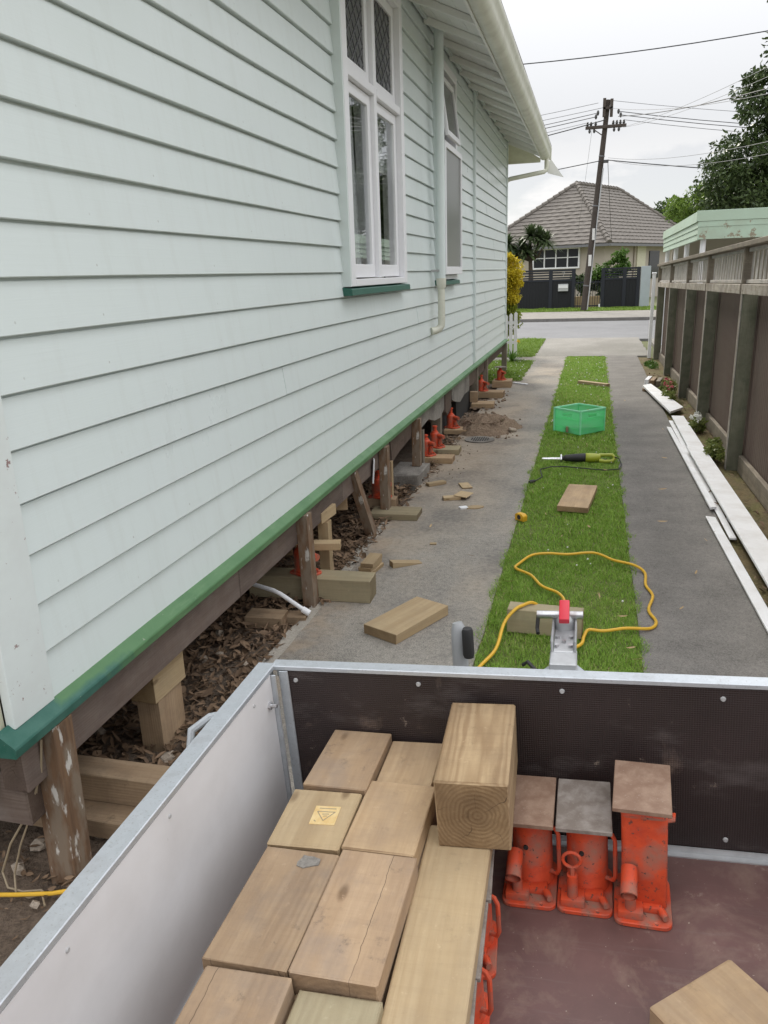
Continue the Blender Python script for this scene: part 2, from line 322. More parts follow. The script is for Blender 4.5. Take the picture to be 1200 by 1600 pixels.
def ply(name, col, mesh=True, rough=0.4):
    t = NT(name); p = t.obj
    a = t.noise(p, 3.5, 6, 0.65); s_ = t.noise(t.map(p, (3, 40, 8)), 1.0, 5, 0.7); sc = t.noise(p, 14, 8, 0.75)
    c = t.mix(t.rng(a, 0.35, 0.7), col, (col[0]*1.55, col[1]*1.5, col[2]*1.5))
    c = t.mix(t.rng(s_, 0.55, 0.75, 0, 0.25), c, (0.25, 0.22, 0.21))
    c = t.mix(t.rng(sc, 0.645 if mesh else 0.61, 0.69, 0, 0.55), c, (0.36, 0.29, 0.23))
    c = t.mix(t.rng(t.noise(p, 5.5, 8, 0.7, 0.4), 0.60 if mesh else 0.50, 0.74 if mesh else 0.70, 0, 0.35 if mesh else 0.6), c, (0.30, 0.215, 0.165))
    if not mesh: c = t.mix(t.rng(t.noise(p, 110, 2, 0.5), 0.72, 0.76, 0, 0.7), c, (0.45, 0.38, 0.31))
    if mesh:
        sp = t.n('ShaderNodeSeparateXYZ'); t.l(p, sp.inputs[0])
        u = t.math('SINE', t.math('MULTIPLY', t.math('ADD', sp.outputs[0], sp.outputs[2]), 520.0)); v = t.math('SINE', t.math('MULTIPLY', t.math('SUBTRACT', sp.outputs[0], sp.outputs[2]), 520.0))
        h = t.math('MULTIPLY', u, v); t.bump(h, 0.5, 0.0012)
        c = t.mix(t.rng(h, 0.2, 0.9, 0, 0.4), c, (col[0]*0.35, col[1]*0.35, col[2]*0.35))
    else: t.bump(sc, 0.08, 0.001)
    t.done(c, t.rng(a, 0.3, 0.7, rough, rough + 0.18), 0.5)
ply('ply_front', (0.022, 0.014, 0.013), True, 0.42)
ply('ply_floor', (0.112, 0.062, 0.056), False, 0.40)

speck('concrete_left', (0.18, 0.168, 0.150), (0.325, 0.30, 0.265), 2.6, 120, stain=(0.42, 0.345, 0.26), sfac=0.5, sscale=0.7, fvar=0.6, dusty=True)
speck('concrete_right', (0.125, 0.117, 0.108), (0.222, 0.207, 0.190), 2.6, 130, stain=(0.21, 0.195, 0.175), sfac=0.35, sscale=0.8, fvar=0.42)
speck('concrete_apron', (0.20, 0.19, 0.17), (0.275, 0.26, 0.235), 1.2, 60, stain=(0.16, 0.15, 0.13), sfac=0.5, sscale=0.6)
speck('concrete_edge', (0.33, 0.30, 0.26), (0.42, 0.385, 0.33), 6, 120, fvar=0.3)
speck('asphalt', (0.175, 0.175, 0.18), (0.215, 0.215, 0.22), 0.8, 50, fvar=0.2)
speck('gravel_path', (0.20, 0.185, 0.165), (0.265, 0.25, 0.225), 2, 20)
speck('kerb_concrete', (0.14, 0.135, 0.125), (0.2, 0.19, 0.18), 3, 40)
speck('soil', (0.085, 0.062, 0.046), (0.155, 0.115, 0.085), 5, 60, bump=0.7, dist=0.02, stain=(0.20, 0.165, 0.13), sfac=0.4, sscale=3.0)
speck('soil_pile', (0.165, 0.115, 0.080), (0.26, 0.19, 0.135), 9, 55, bump=0.9, dist=0.02)
speck('moss_bed', (0.105, 0.085, 0.045), (0.16, 0.12, 0.06), 4, 45, bump=0.7, dist=0.02, stain=(0.12, 0.13, 0.035), sfac=0.7, sscale=3)
speck('turf_soil', (0.10, 0.13, 0.040), (0.15, 0.165, 0.06), 6, 90, bump=0.6, dist=0.01)
speck('lawn_far', (0.10, 0.165, 0.025), (0.15, 0.22, 0.04), 1.2, 40, bump=0.8, dist=0.02)
speck('ground_land', (0.10, 0.12, 0.05), (0.14, 0.14, 0.07), 0.2, 10)
speck('old_concrete', (0.185, 0.17, 0.15), (0.27, 0.25, 0.225), 7, 80, bump=0.5, stain=(0.09, 0.08, 0.07), sfac=0.6, sscale=4)
speck('rubble', (0.27, 0.22, 0.17), (0.38, 0.32, 0.26), 12, 90)

def leafmat(name, c1, c2, rough=0.5, trans=0.25, var=6.0, straw=False):
    t = NT(name); g = t.n('ShaderNodeNewGeometry'); rn = g.outputs['Random Per Island']
    a = t.noise(g.outputs['Position'], var, 3)
    f = t.math('ADD', t.math('MULTIPLY', rn, 0.65), t.math('MULTIPLY', a, 0.35))
    c = t.mix(f, c1, c2)
    if straw:
        pt = t.noise(g.outputs['Position'], 1.7, 5, 0.6)
        c = t.mix(t.rng(pt, 0.54, 0.70, 0, 0.40), c, (0.33, 0.42, 0.10))
        c = t.mix(t.math('GREATER_THAN', t.math('FRACT', t.math('MULTIPLY', rn, 17.3)), 0.955), c, (0.48, 0.42, 0.20))
    t.done(c, rough, 0.3)
    tr = t.n('ShaderNodeBsdfTranslucent'); t.l(c, tr.inputs[0]); ms = t.n('ShaderNodeMixShader'); ms.inputs[0].default_value = trans
    t.l(t.b.outputs[0], ms.inputs[1]); t.l(tr.outputs[0], ms.inputs[2]); t.l(ms.outputs[0], t.out.inputs[0])
leafmat('grass_blade', (0.145, 0.30, 0.030), (0.37, 0.53, 0.095), 0.5, 0.3, 2.2, straw=True)
leafmat('lawn_blade', (0.13, 0.23, 0.025), (0.24, 0.35, 0.055), 0.5, 0.3, 0.9)
leafmat('leaf_dark', (0.030, 0.055, 0.020), (0.100, 0.140, 0.045), 0.35, 0.15, 0.8)
leafmat('leaf_light', (0.10, 0.18, 0.03), (0.22, 0.32, 0.06), 0.45, 0.35, 0.8)
leafmat('leaf_gold', (0.42, 0.36, 0.02), (0.75, 0.58, 0.04), 0.5, 0.3, 2.5)
leafmat('leaf_gold_green', (0.12, 0.18, 0.02), (0.32, 0.34, 0.03), 0.5, 0.3, 2.5)
leafmat('leaf_palm', (0.045, 0.075, 0.030), (0.12, 0.16, 0.07), 0.4, 0.2, 2)
leafmat('leaf_mid', (0.05, 0.12, 0.02), (0.13, 0.23, 0.04), 0.45, 0.3, 2)
leafmat('leaf_garden', (0.10, 0.16, 0.03), (0.26, 0.27, 0.09), 0.5, 0.3, 8)
leafmat('dead_leaf', (0.060, 0.036, 0.022), (0.30, 0.20, 0.125), 0.75, 0.05, 9)
leafmat('pale_leaf', (0.36, 0.22, 0.10), (0.52, 0.40, 0.24), 0.7, 0.1, 9)

def tilemat():
    t = NT('roof_tile'); g = t.n('ShaderNodeNewGeometry').outputs['Position']
    a = t.noise(g, 0.7, 5); b = t.noise(g, 6, 4, 0.7)
    c = t.mix(a, (0.145, 0.128, 0.112), (0.205, 0.185, 0.165)); c = t.mix(t.rng(b, 0.4, 0.7, 0, 0.5), c, (0.095, 0.086, 0.077))
    t.bump(b, 0.3, 0.02); t.done(c, 0.8, 0.3)
tilemat()
def glass():
    t = NT('window_glass'); t.t.nodes.remove(t.b)
    gl = t.n('ShaderNodeBsdfGlossy'); gl.inputs['Roughness'].default_value = 0.02; gl.inputs['Color'].default_value = (0.95, 0.97, 1, 1)
    tr = t.n('ShaderNodeBsdfTransparent'); tr.inputs[0].default_value = (0.92, 0.93, 0.92, 1)
    lw = t.n('ShaderNodeLayerWeight'); lw.inputs[0].default_value = 0.5; fr = t.math('ADD', t.math('MULTIPLY', t.math('POWER', lw.outputs['Facing'], 5.0), 0.9), 0.03)
    ms = t.n('ShaderNodeMixShader'); t.l(fr, ms.inputs[0]); t.l(tr.outputs[0], ms.inputs[1]); t.l(gl.outputs[0], ms.inputs[2]); t.l(ms.outputs[0], t.out.inputs[0])
glass()
def frosted():
    t = NT('frosted_glass'); b = t.noise(t.obj, 60, 3)
    t.bump(b, 0.3, 0.002); t.done((0.16, 0.165, 0.155), 0.28, 0.6)
frosted()
def leaded():
    t = NT('leaded_glass'); sp = t.n('ShaderNodeSeparateXYZ'); t.l(t.obj, sp.inputs[0])
    b = t.noise(t.obj, 30, 2); t.bump(b, 0.5, 0.003); t.done((0.055, 0.058, 0.062), 0.15, 0.6)
leaded()
def farglass():
    t = NT('far_glass'); t.done((0.02, 0.022, 0.026), 0.1, 0.22)
farglass()
def crate():
    t = NT('crate_green'); t.b.inputs['Base Color'].default_value = (0.42, 0.95, 0.62, 1); t.b.inputs['Roughness'].default_value = 0.35
    tr = t.n('ShaderNodeBsdfTransparent'); tr.inputs[0].default_value = (0.66, 1.0, 0.80, 1)
    tl = t.n('ShaderNodeBsdfTranslucent'); tl.inputs[0].default_value = (0.50, 0.98, 0.70, 1)
    a = t.n('ShaderNodeMixShader'); a.inputs[0].default_value = 0.55; t.l(t.b.outputs[0], a.inputs[1]); t.l(tl.outputs[0], a.inputs[2])
    m = t.n('ShaderNodeMixShader'); m.inputs[0].default_value = 0.52; t.l(a.outputs[0], m.inputs[1]); t.l(tr.outputs[0], m.inputs[2]); t.l(m.outputs[0], t.out.inputs[0])
crate()
paint('crate_rim', (0.30, 0.80, 0.50), 0.35, 0.05)

# ------------------------------------------------------------------ helpers
WL = {}
class MB:
    """collects shapes, then links them as ONE mesh object"""
    def __init__(s): s.bm = bmesh.new()
    def box(s, c, size, rot=None, taper=None):
        hx, hy, hz = size[0]/2, size[1]/2, size[2]/2
        vs = []
        for z in (-hz, hz):
            k = taper if (taper and z > 0) else 1.0
            for x, y in ((-hx, -hy), (hx, -hy), (hx, hy), (-hx, hy)): vs.append(Vector((x*k, y*k, z)))
        M = (Euler(rot).to_matrix() if isinstance(rot, (tuple, list)) else rot) if rot is not None else Matrix.Identity(3)
        vs = [s.bm.verts.new(M @ v + Vector(c)) for v in vs]
        for f in ((3, 2, 1, 0), (4, 5, 6, 7), (0, 1, 5, 4), (1, 2, 6, 5), (2, 3, 7, 6), (3, 0, 4, 7)): s.bm.faces.new([vs[i] for i in f])
        return s
    def bb(s, x0, x1, y0, y1, z0, z1): return s.box(((x0+x1)/2, (y0+y1)/2, (z0+z1)/2), (abs(x1-x0), abs(y1-y0), abs(z1-z0)))
    def prism(s, poly, ext, frame=None):
        """poly: 3D points of one face; ext: extrusion vector"""
        a = [s.bm.verts.new(Vector(p)) for p in poly]; b = [s.bm.verts.new(Vector(p) + Vector(ext)) for p in poly]
        s.bm.faces.new(a[::-1]); s.bm.faces.new(b); n = len(a)
        for i in range(n): s.bm.faces.new((a[i], a[(i+1) % n], b[(i+1) % n], b[i]))
        return s
    def tube(s, pts, r, n=8, cap=True):
        pts = [Vector(p) for p in pts]; rs = r if isinstance(r, (list, tuple)) else [r]*len(pts)
        rings = []; up = None
        for i, p in enumerate(pts):
            d = (pts[min(i+1, len(pts)-1)] - pts[max(i-1, 0)])
            d = d.normalized() if d.length > 1e-9 else Vector((0, 0, 1))
            if up is None: up = Vector((0, 0, 1)) if abs(d.z) < 0.9 else Vector((1, 0, 0))
            a = d.cross(up); a = a.normalized() if a.length > 1e-6 else d.orthogonal().normalized(); b = d.cross(a); up = -b
            rings.append([s.bm.verts.new(p + (a*math.cos(t) + b*math.sin(t))*rs[i]) for t in [2*math.pi*k/n for k in range(n)]])
        for q, w in zip(rings, rings[1:]):
            for k in range(n): s.bm.faces.new((q[k], q[(k+1) % n], w[(k+1) % n], w[k]))
        if cap: s.bm.faces.new(rings[0][::-1]); s.bm.faces.new(rings[-1])
        return s
    def lathe(s, prof, c=(0, 0, 0), n=20):
        return s.tube([(c[0], c[1], c[2] + z) for r, z in prof], [max(r, 1e-4) for r, z in prof], n)
    def grid(s, f, nu, nv):
        v = [[s.bm.verts.new(f(i/nu, j/nv)) for j in range(nv+1)] for i in range(nu+1)]
        for i in range(nu):
            for j in range(nv): s.bm.faces.new((v[i][j], v[i+1][j], v[i+1][j+1], v[i][j+1]))
        return s
    def xf(s, M): bmesh.ops.transform(s.bm, matrix=M, verts=s.bm.verts); return s
    def bevel(s, w, seg=1):
        bmesh.ops.bevel(s.bm, geom=list(s.bm.edges), offset=w, segments=seg, affect='EDGES', profile=0.6, clamp_overlap=True); return s
    def jitter(s, a):
        for v in s.bm.verts: v.co += Vector((random.uniform(-a, a), random.uniform(-a, a), random.uniform(-a, a)))
        return s
    def mesh(s, name, smooth=False):
        bmesh.ops.recalc_face_normals(s.bm, faces=s.bm.faces)
        me = bpy.data.meshes.new(name); s.bm.to_mesh(me); s.bm.free()
        if smooth: smooth_mesh(me)
        return me
    def build(s, name, mat, parent=None, smooth=False, local=False, center=True):
        """local: vertices are in the parent's frame; otherwise world coordinates"""
        o_ = Vector((0, 0, 0))
        if center and len(s.bm.verts):
            lo = Vector([min(v.co[i] for v in s.bm.verts) for i in range(3)]); hi = Vector([max(v.co[i] for v in s.bm.verts) for i in range(3)])
            o_ = (lo + hi)/2
            if parent is None: o_.z = lo.z
            bmesh.ops.translate(s.bm, vec=-o_, verts=s.bm.verts)
        me = s.mesh(name, smooth)
        return link(name, me, mat, parent, o_, local)
def smooth_mesh(me):
    me.polygons.foreach_set('use_smooth', [True]*len(me.polygons))
    try: me.set_sharp_from_angle(angle=rad(38))
    except Exception: pass
def link(name, me, mat, parent=None, loc=Vector((0, 0, 0)), local=False):
    if mat: me.materials.append(MATS[mat])
    o = bpy.data.objects.new(name, me); C.objects.link(o)
    loc = Vector(loc)
    if parent is not None:
        o.parent = parent
        if not local: WL[o] = loc.copy(); loc = loc - WL.get(parent, Vector((0, 0, 0)))
        o.location = loc
    else: o.location = loc; WL[o] = loc.copy()
    return o
def tag(o, label, cat, group=None):
    o['label'] = label; o['category'] = cat
    if group: o['group'] = group
    return o
def kind(o, k='structure'): o['kind'] = k; return o
def thing(name, label, cat, loc, group=None, M=None):
    o = bpy.data.objects.new(name, None); C.objects.link(o); o.empty_display_size = 0.1
    if M is not None: o.matrix_world = M
    else: o.location = loc
    WL[o] = Vector(loc); return tag(o, label, cat, group)
def copy_tree(o, parent=None):
    c = o.copy(); C.objects.link(c)
    if parent is not None: c.parent = parent
    for ch in list(o.children): copy_tree(ch, c)
    return c
def np_mesh(name, V, F, mat, parent=None, smooth=False):
    me = bpy.data.meshes.new(name); V = np.asarray(V, dtype=np.float32); F = np.asarray(F, dtype=np.int32)
    k = F.shape[1]
    me.vertices.add(len(V)); me.vertices.foreach_set('co', V.ravel())
    me.loops.add(F.size); me.loops.foreach_set('vertex_index', F.ravel())
    me.polygons.add(len(F)); me.polygons.foreach_set('loop_start', np.arange(0, F.size, k, dtype=np.int32))
    me.polygons.foreach_set('loop_total', np.full(len(F), k, dtype=np.int32))
    me.update(calc_edges=True); me.validate()
    return link(name, me, mat, parent)
def leaves(P, N, L, Wd, rng=RNG, droop=0.25):
    """P points, L lengths, Wd widths -> folded leaves of two triangles pairs (4 verts + tip)"""
    n = len(P)
    d = rng.normal(size=(n, 3)) if N is None else N + rng.normal(scale=0.55, size=(n, 3))
    d /= np.linalg.norm(d, axis=1, keepdims=True) + 1e-9
    u = np.cross(d, rng.normal(size=(n, 3))); u /= np.linalg.norm(u, axis=1, keepdims=True) + 1e-9
    w = np.cross(d, u)
    L = np.asarray(L).reshape(-1, 1); Wd = np.asarray(Wd).reshape(-1, 1)
    a = P - d*L*0.5; b = P + u*Wd*0.5 + w*Wd*0.2; c = P + d*L*0.5 - w*L*droop*0.4; e = P - u*Wd*0.5 + w*Wd*0.2
    V = np.stack([a, b, c, e], 1).reshape(-1, 3); F = np.arange(4*n).reshape(-1, 4)
    return V, F
def timber(name, L, Wd, T, loc, rot=(0, 0, 0), mat='timber_tan', label=None, cat='timber', group=None, M=None, bev=0.003, cut=0.0):
    """sawn piece: long axis local X, origin at the centre of its underside"""
    m = MB(); m.box((0, 0, T/2), (L, Wd, T)); m.bevel(bev)
    for v in m.bm.verts:
        v.co.x += cut*v.co.y; v.co.x += random.uniform(-.002, .002); v.co.y += random.uniform(-.0014, .0014); v.co.z += random.uniform(0, .0014)
    me = m.mesh(name)
    o = link(name, me, mat)
    if M is not None: o.matrix_world = M @ Matrix.Translation(loc) @ Euler(rot).to_matrix().to_4x4()
    else: o.location = loc; o.rotation_euler = rot
    if label: tag(o, label, cat, group)
    return o
def bar(m, p0, p1, w, h, up=(0, 0, 1)):
    p0 = Vector(p0); p1 = Vector(p1); d = (p1 - p0); x = d.normalized(); y = Vector(up).cross(x).normalized(); z = x.cross(y)
    R = Matrix((x, y, z)).transposed(); m.box((p0+p1)/2, (d.length, w, h), R); return m

# ================================================================== THE SETTING
def sheet(name, x0, x1, y0, y1, z, mat, t=0.1, nx=1, ny=1, wob=0.0, edge=0.0):
    m = MB()
    def f(u, v):
        x = x0 + (x1-x0)*u; y = y0 + (y1-y0)*v
        if edge and (u < 1e-6 or u > 1-1e-6): x += edge*(math.sin(y*3.1)+math.sin(y*7.7+1)+math.sin(y*17.3))*0.33
        return Vector((x, y, z + (wob*(math.sin(x*5.1+y*1.7)+math.sin(y*4.3-x*2.2)+math.sin(x*11+y*9))/3 if wob else 0)))
    m.grid(f, nx, ny)
    r = bmesh.ops.extrude_face_region(m.bm, geom=list(m.bm.faces))
    bmesh.ops.translate(m.bm, vec=(0, 0, -t), verts=[g for g in r['geom'] if isinstance(g, bmesh.types.BMVert)])
    return kind(m.build(name, mat))
m = MB(); m.grid(lambda u, v: Vector((-400+800*u, -150+900*v, -0.12)), 4, 4); kind(m.build('ground', 'ground_land'))
sheet('soil_under_house', -12, -1.56, -4, 16.6, -0.035, 'soil', 0.07, 60, 90, 0.03)
sheet('driveway_strip', -1.585, -0.53, -4, 19.4, 0.0, 'concrete_left', 0.11, 1, 160, 0, 0.008)
sheet('driveway_strip', 0.34, 1.07, -4, 19.4, -0.002, 'concrete_right', 0.11, 1, 160, 0, 0.006)
sheet('driveway_apron', -1.3, 1.36, 19.396, 24.6, 0.0, 'concrete_apron', 0.11, 1, 20, 0, 0.03)
sheet('concrete_edging', -1.66, -1.583, -4, 6.1, -0.004, 'concrete_edge', 0.1, 1, 60, 0, 0.02)
sheet('grass_strip_soil', -0.56, 0.37, -4, 19.27, -0.012, 'turf_soil', 0.09, 6, 60, 0.004)
sheet('garden_bed', 1.072, 1.64, -4, 19.2, -0.02, 'moss_bed', 0.09, 6, 70, 0.02)
sheet('lawn', -12, -1.27, 14.9, 18.35, 0.006, 'turf_soil', 0.12, 1, 20, 0, 0.05)
sheet('front_path', -12, -1.27, 18.36, 19.2, -0.004, 'concrete_apron', 0.1)
sheet('lawn', -12, -1.32, 19.21, 24.3, 0.004, 'turf_soil', 0.11, 1, 20, 0, 0.04)
sheet('neighbour_yard', 1.66, 20, -4, 24.5, -0.03, 'gravel_path', 0.08)
sheet('road', -180, 180, 24.62, 33.3, -0.045, 'asphalt', 0.07)
sheet('kerb', -180, 180, 33.3, 33.52, 0.075, 'kerb_concrete', 0.18)
sheet('footpath', -180, 180, 33.525, 39.0, 0.06, 'gravel_path', 0.15)
sheet('grass_verge', -180, 180, 39.0, 43.2, 0.064, 'turf_soil', 0.15)
sheet('far_yard', -180, 180, 43.21, 90, 0.05, 'ground_land', 0.15)
# drain grate set into the strip
gr = thing('drain_grate', 'round concrete drain surround with slotted iron grate beside the dirt heap', 'drain', (-1.285, 9.46, 0))
mm = MB(); mm.tube([(-1.285, 9.46, 0.002), (-1.285, 9.46, 0.014)], 0.185, 28); mm.build('surround', 'old_concrete', gr, True)
for i in range(8):
    hw = 0.10*math.sqrt(max(0.05, 1-((i-3.5)/4.2)**2))
    MB().bb(-1.285-0.1+i*0.028, -1.285-0.1+i*0.028+0.016, 9.46-hw*1.2, 9.46+hw*1.2, 0.012, 0.0175).build('slot', 'tread', gr)

# ================================================================== THE HOUSE
HX = -1.70
house = thing('weatherboard_house', 'pale green weatherboard house jacked up off its foundations beside the drive', 'house', (HX, 9.0, 0))
Z0, DZ = 0.674, 0.1695
def weatherboard(y0, y1, zb, zt=None):
    zt = zt or zb + DZ + 0.02
    m = MB(); n = max(1, int((y1-y0)/0.6)); ph = random.uniform(0, 6)
    zf = zb + DZ - 0.010
    prof = [(HX, zb+0.003), (HX-0.003, zb), (HX-0.034, zb), (HX-0.034, zt), (HX-0.0315, zt), (HX-0.0315, zf-0.004), (HX-0.020, zf), (HX-0.0185, zf-0.003)]; npf = len(prof)
    rings = []
    for i in range(n+1):
        y = y0 + (y1-y0)*i/n; d = 0.0012*math.sin(y*1.3+ph) + 0.0008*math.sin(y*4.1+ph*2)
        rings.append([m.bm.verts.new((x + d, y, z + d*0.8)) for x, z in prof])
    for a, b in zip(rings, rings[1:]):
        for k in range(npf): m.bm.faces.new((a[k], a[(k+1) % npf], b[(k+1) % npf], b[k]))
    m.bm.faces.new(rings[0]); m.bm.faces.new(rings[-1][::-1])
    return m.build('weatherboard', 'weatherboard_paint', house)
W1 = (5.44, 7.22); W2 = (8.86, 10.14)
for k in range(22):
    zb = Z0 + DZ*k
    if zb > 1.80 and zb < 4.2: segs = [(1.95, W1[0]), (W1[1], W2[0]), (W2[1], 11.80), (11.86, 16.3)]
    else: segs = [(1.95, 11.80), (11.86, 16.3)]
    for a, b in segs:
        cuts = [a]
        if b-a > 3.5:
            jn = random.uniform(a+1.2, b-1.2); cuts.append(jn)
        cuts.append(b)
        for p_, q_ in zip(cuts, cuts[1:]): weatherboard(p_ + (0.0006 if p_ > a else 0), q_ - (0.0006 if q_ < b else 0), zb, min(zb + DZ + 0.02, 4.44))
# corner boards, joint batten, wall lining behind the boards
MB().bb(HX-0.03, HX+0.006, 1.757, 1.949, 0.672, 4.42).bevel(0.003).build('corner_board', 'corner_paint', house)
MB().bb(HX-0.24, HX-0.031, 1.735, 1.757, 0.672, 4.42).bevel(0.003).build('corner_board', 'cream_old', house)
MB().bb(HX-0.03, HX+0.012, 16.302, 16.40, 0.66, 4.42).bevel(0.003).build('corner_board', 'weatherboard_paint', house)
MB().bb(HX-0.03, HX+0.03, 11.802, 11.858, 0.70, 4.40).bevel(0.004).build('joint_batten', 'weatherboard_paint', house)
for k in range(20):
    zb = Z0 + DZ*k
    MB().prism([(-9.5, 1.742, zb), (-9.5, 1.762, zb+DZ+0.02), (-9.5, 1.78, zb+DZ+.02), (-9.5, 1.78, zb)], (7.555, 0, 0)).build('weatherboard', 'cream_old', house)
m = MB()
for a, b, c_, d_ in ((1.95, W1[0], .68, 4.42), (W1[1], W2[0], .68, 4.42), (W2[1], 16.3, .68, 4.42), (W1[0], W1[1], .68, 1.88), (W2[0], W2[1], .68, 1.88), (W1[0], W1[1], 4.2, 4.42), (W2[0], W2[1], 4.2, 4.42)):
    m.bb(HX-0.13, HX-0.036, a, b, c_, d_)
m.bb(-9.5, HX-0.04, 1.79, 1.9, .68, 4.42); m.bb(-9.5, HX-0.04, 16.25, 16.38, .6, 4.42); m.bb(-9.6, -9.5, 1.79, 16.38, .6, 4.42)
m.build('wall_lining', 'dark_room', house)
m = MB(); m.bb(-9.5, HX-0.135, 1.905, 16.24, 0.60, 0.66); m.bb(-9.5, HX-0.135, 1.905, 16.24, 4.36, 4.40); m.bb(-4.6, -4.5, 1.905, 16.24, .665, 4.355)
m.bb(-4.49, HX-0.135, 8.2, 8.3, .665, 4.355); m.build('floor_and_ceiling', 'dark_room', house)
# sill board: sloping light-green top, nose, dark-green repainted stretch at the near corner
def sillpiece(y0, y1, mat, top, n=14):
    m = MB(); ph = random.uniform(0, 6)
    prof = [(HX-0.02, 0.690), (HX+0.042, 0.646), (HX+0.045, 0.640), (HX+0.041, 0.610), (HX-0.02, 0.607)]
    if not top: prof = [(HX+0.020, 0.664), (HX+0.044, 0.6475), (HX+0.0475, 0.640), (HX+0.0435, 0.608), (HX+0.02, 0.6045)]
    rings = []
    for i in range(n+1):
        y = y0+(y1-y0)*i/n; d = 0.002*math.sin(y*2.7+ph)
        rings.append([m.bm.verts.new((x, y, z+d)) for x, z in prof])
    for a, b in zip(rings, rings[1:]):
        for k in range(5): m.bm.faces.new((a[k], a[(k+1) % 5], b[(k+1) % 5], b[k]))
    m.bm.faces.new(rings[0]); m.bm.faces.new(rings[-1][::-1])
    return m.build('sill_board', mat, house)
sillpiece(1.70, 8.2, 'sill_green', True, 24); sillpiece(8.203, 16.42, 'sill_green', True, 20)
MB().bb(-9.5, HX-0.022, 1.70, 1.80, 0.61, 0.668).build('sill_board', 'dark_green', house)
# bearer under the sill and the cream apron on the end wall
bs = [(1.78, 3.42), (3.425, 5.2), (5.205, 6.62)]
for a, b in bs:
    o = MB().box((0, 0, 0), (b-a, 0.10, 0.185)).bevel(0.006).build('bearer', 'beam_old', house)
    o.rotation_euler = (0, 0, rad(90)); o.location = Vector((HX-0.062, (a+b)/2, 0.507)) - WL[house]
MB().bb(-9.5, HX-0.16, 1.765, 1.79, 0.38, 0.588).build('base_board', 'cream_old', house)
o = MB().box((0, 0, 0), (0.9, 0.11, 0.20)).bevel(0.006).build('bearer', 'beam_old', house); o.location = Vector((-2.2, 1.86, 0.36)) - WL[house]
for y in np.arange(2.1, 16.2, 0.46):     # floor joists seen from the side
    MB().bb(-5.0, HX-0.10, y, y+0.05, 0.43, 0.598).build('floor_joist', 'beam_old', house)
# broken remnants of the old ring foundation hanging from the bearer, and far bearers
def remnant(pts, x, t, mat='old_concrete'):
    MB().prism([(x, y, z) for y, z in pts], (-t, 0, 0)).build('foundation_remnant', mat, house)
remnant([(6.65, .585), (7.55, .585), (7.5, .43), (7.0, .40), (6.7, .36)], HX-.01, .06, 'beam_old')
remnant([(7.56, .585), (9.38, .585), (9.36, .40), (9.1, .34), (8.75, .37), (8.4, .45), (7.9, .42), (7.62, .38)], HX-.012, .07)
remnant([(9.45, .585), (9.9, .585), (9.86, .33), (9.6, .28), (9.47, .35)], HX-.01, .06, 'beam_old')
remnant([(9.92, .585), (11.45, .585), (11.45, .33), (11.0, .34), (10.6, .29), (10.2, .36), (9.95, .42)], HX-.012, .07)
remnant([(11.47, .585), (13.2, .585), (13.2, .42), (12.4, .40), (11.9, .36), (11.5, .38)], HX-.02, .07, 'beam_old')
remnant([(13.22, .585), (16.3, .585), (16.3, .46), (14.8, .44), (13.3, .43)], HX-.02, .07, 'beam_old')
remnant([(10.7, .27), (11.5, .30), (12.0, .26), (12.05, -.05), (10.8, -.05)], HX-.09, .09, 'tread')
remnant([(9.7, .30), (10.55, .27), (10.6, .10), (9.8, .05)], HX-.12, .09, 'tread')
# windows
def frame_rect(m, x0, x1, y0, y1, z0, z1, w, wb=None):
    wb = wb or w
    m.bb(x0, x1, y0, y0+w, z0, z1); m.bb(x0, x1, y1-w, y1, z0, z1); m.bb(x0, x1, y0+w, y1-w, z1-w, z1); m.bb(x0, x1, y0+w, y1-w, z0, z0+wb)
    return m
def lead_lines(par, y0, y1, z0, z1, x):
    m = MB(); n = 4
    for i in range(-n, n+1):
        for sgn in (1, -1):
            # diamonds
            pts = []
            for t in np.linspace(0, 1, 30):
                z = z0 + (z1-z0)*t; y = (y0+y1)/2 + (y1-y0)*(i/n + sgn*(t-0.5)*1.2)
                if y0 <= y <= y1: pts.append((x, y, z))
            if len(pts) > 1: bar(m, pts[0], pts[-1], 0.006, 0.006, (1, 0, 0))
    m.build('lead_came', 'wire_grey', par)
win = MB(); frame_rect(win, HX-0.13, HX+0.055, W1[0]+0.03, W1[1]-0.002, 1.93, 4.20, 0.10, 0.05)
win.bb(HX-0.129, HX+0.04, 6.29, 6.365, 1.985, 4.098); win.bb(HX-0.128, HX+0.045, 5.575, 6.288, 3.30, 3.36); win.bb(HX-0.128, HX+0.045, 6.367, 7.115, 3.30, 3.36)
w1 = win.bevel(0.004).build('window', 'white_paint', house)
MB().bb(HX-0.03, HX+0.05, W1[0]+0.001, W1[0]+0.029, 1.93, 4.2).build('side_trim', 'weatherboard_paint', w1)
MB().prism([(HX-0.03, 5.42, 1.929), (HX+0.062, 5.42, 1.915), (HX+0.066, 5.42, 1.868), (HX-0.03, 5.42, 1.868)], (0, 1.86, 0)).bevel(0.004).build('window_sill', 'dark_green', w1)
def sash(y0, y1, z0, z1, xf, par, pane, w=0.055, wb=0.075, open_=0.0):
    o = frame_rect(MB(), xf-0.035, xf, y0, y1, z0, z1, w, wb).bevel(0.003).build('sash', 'white_paint', par)
    p = MB().bb(xf-0.022, xf-0.018, y0+w-.004, y1-w+.004, z0+wb-.004, z1-w+.004).build('pane', pane, par)
    return o, p
for a, b in ((5.578, 6.285), (6.37, 7.112)):
    sash(a, b, 1.99, 3.295, HX+0.005, w1, 'window_glass', 0.075, 0.095)
    sash(a, b, 3.365, 4.095, HX+0.005, w1, 'leaded_glass', 0.075)
    lead_lines(w1, a+0.075, b-0.075, 3.44, 4.02, HX-0.011)
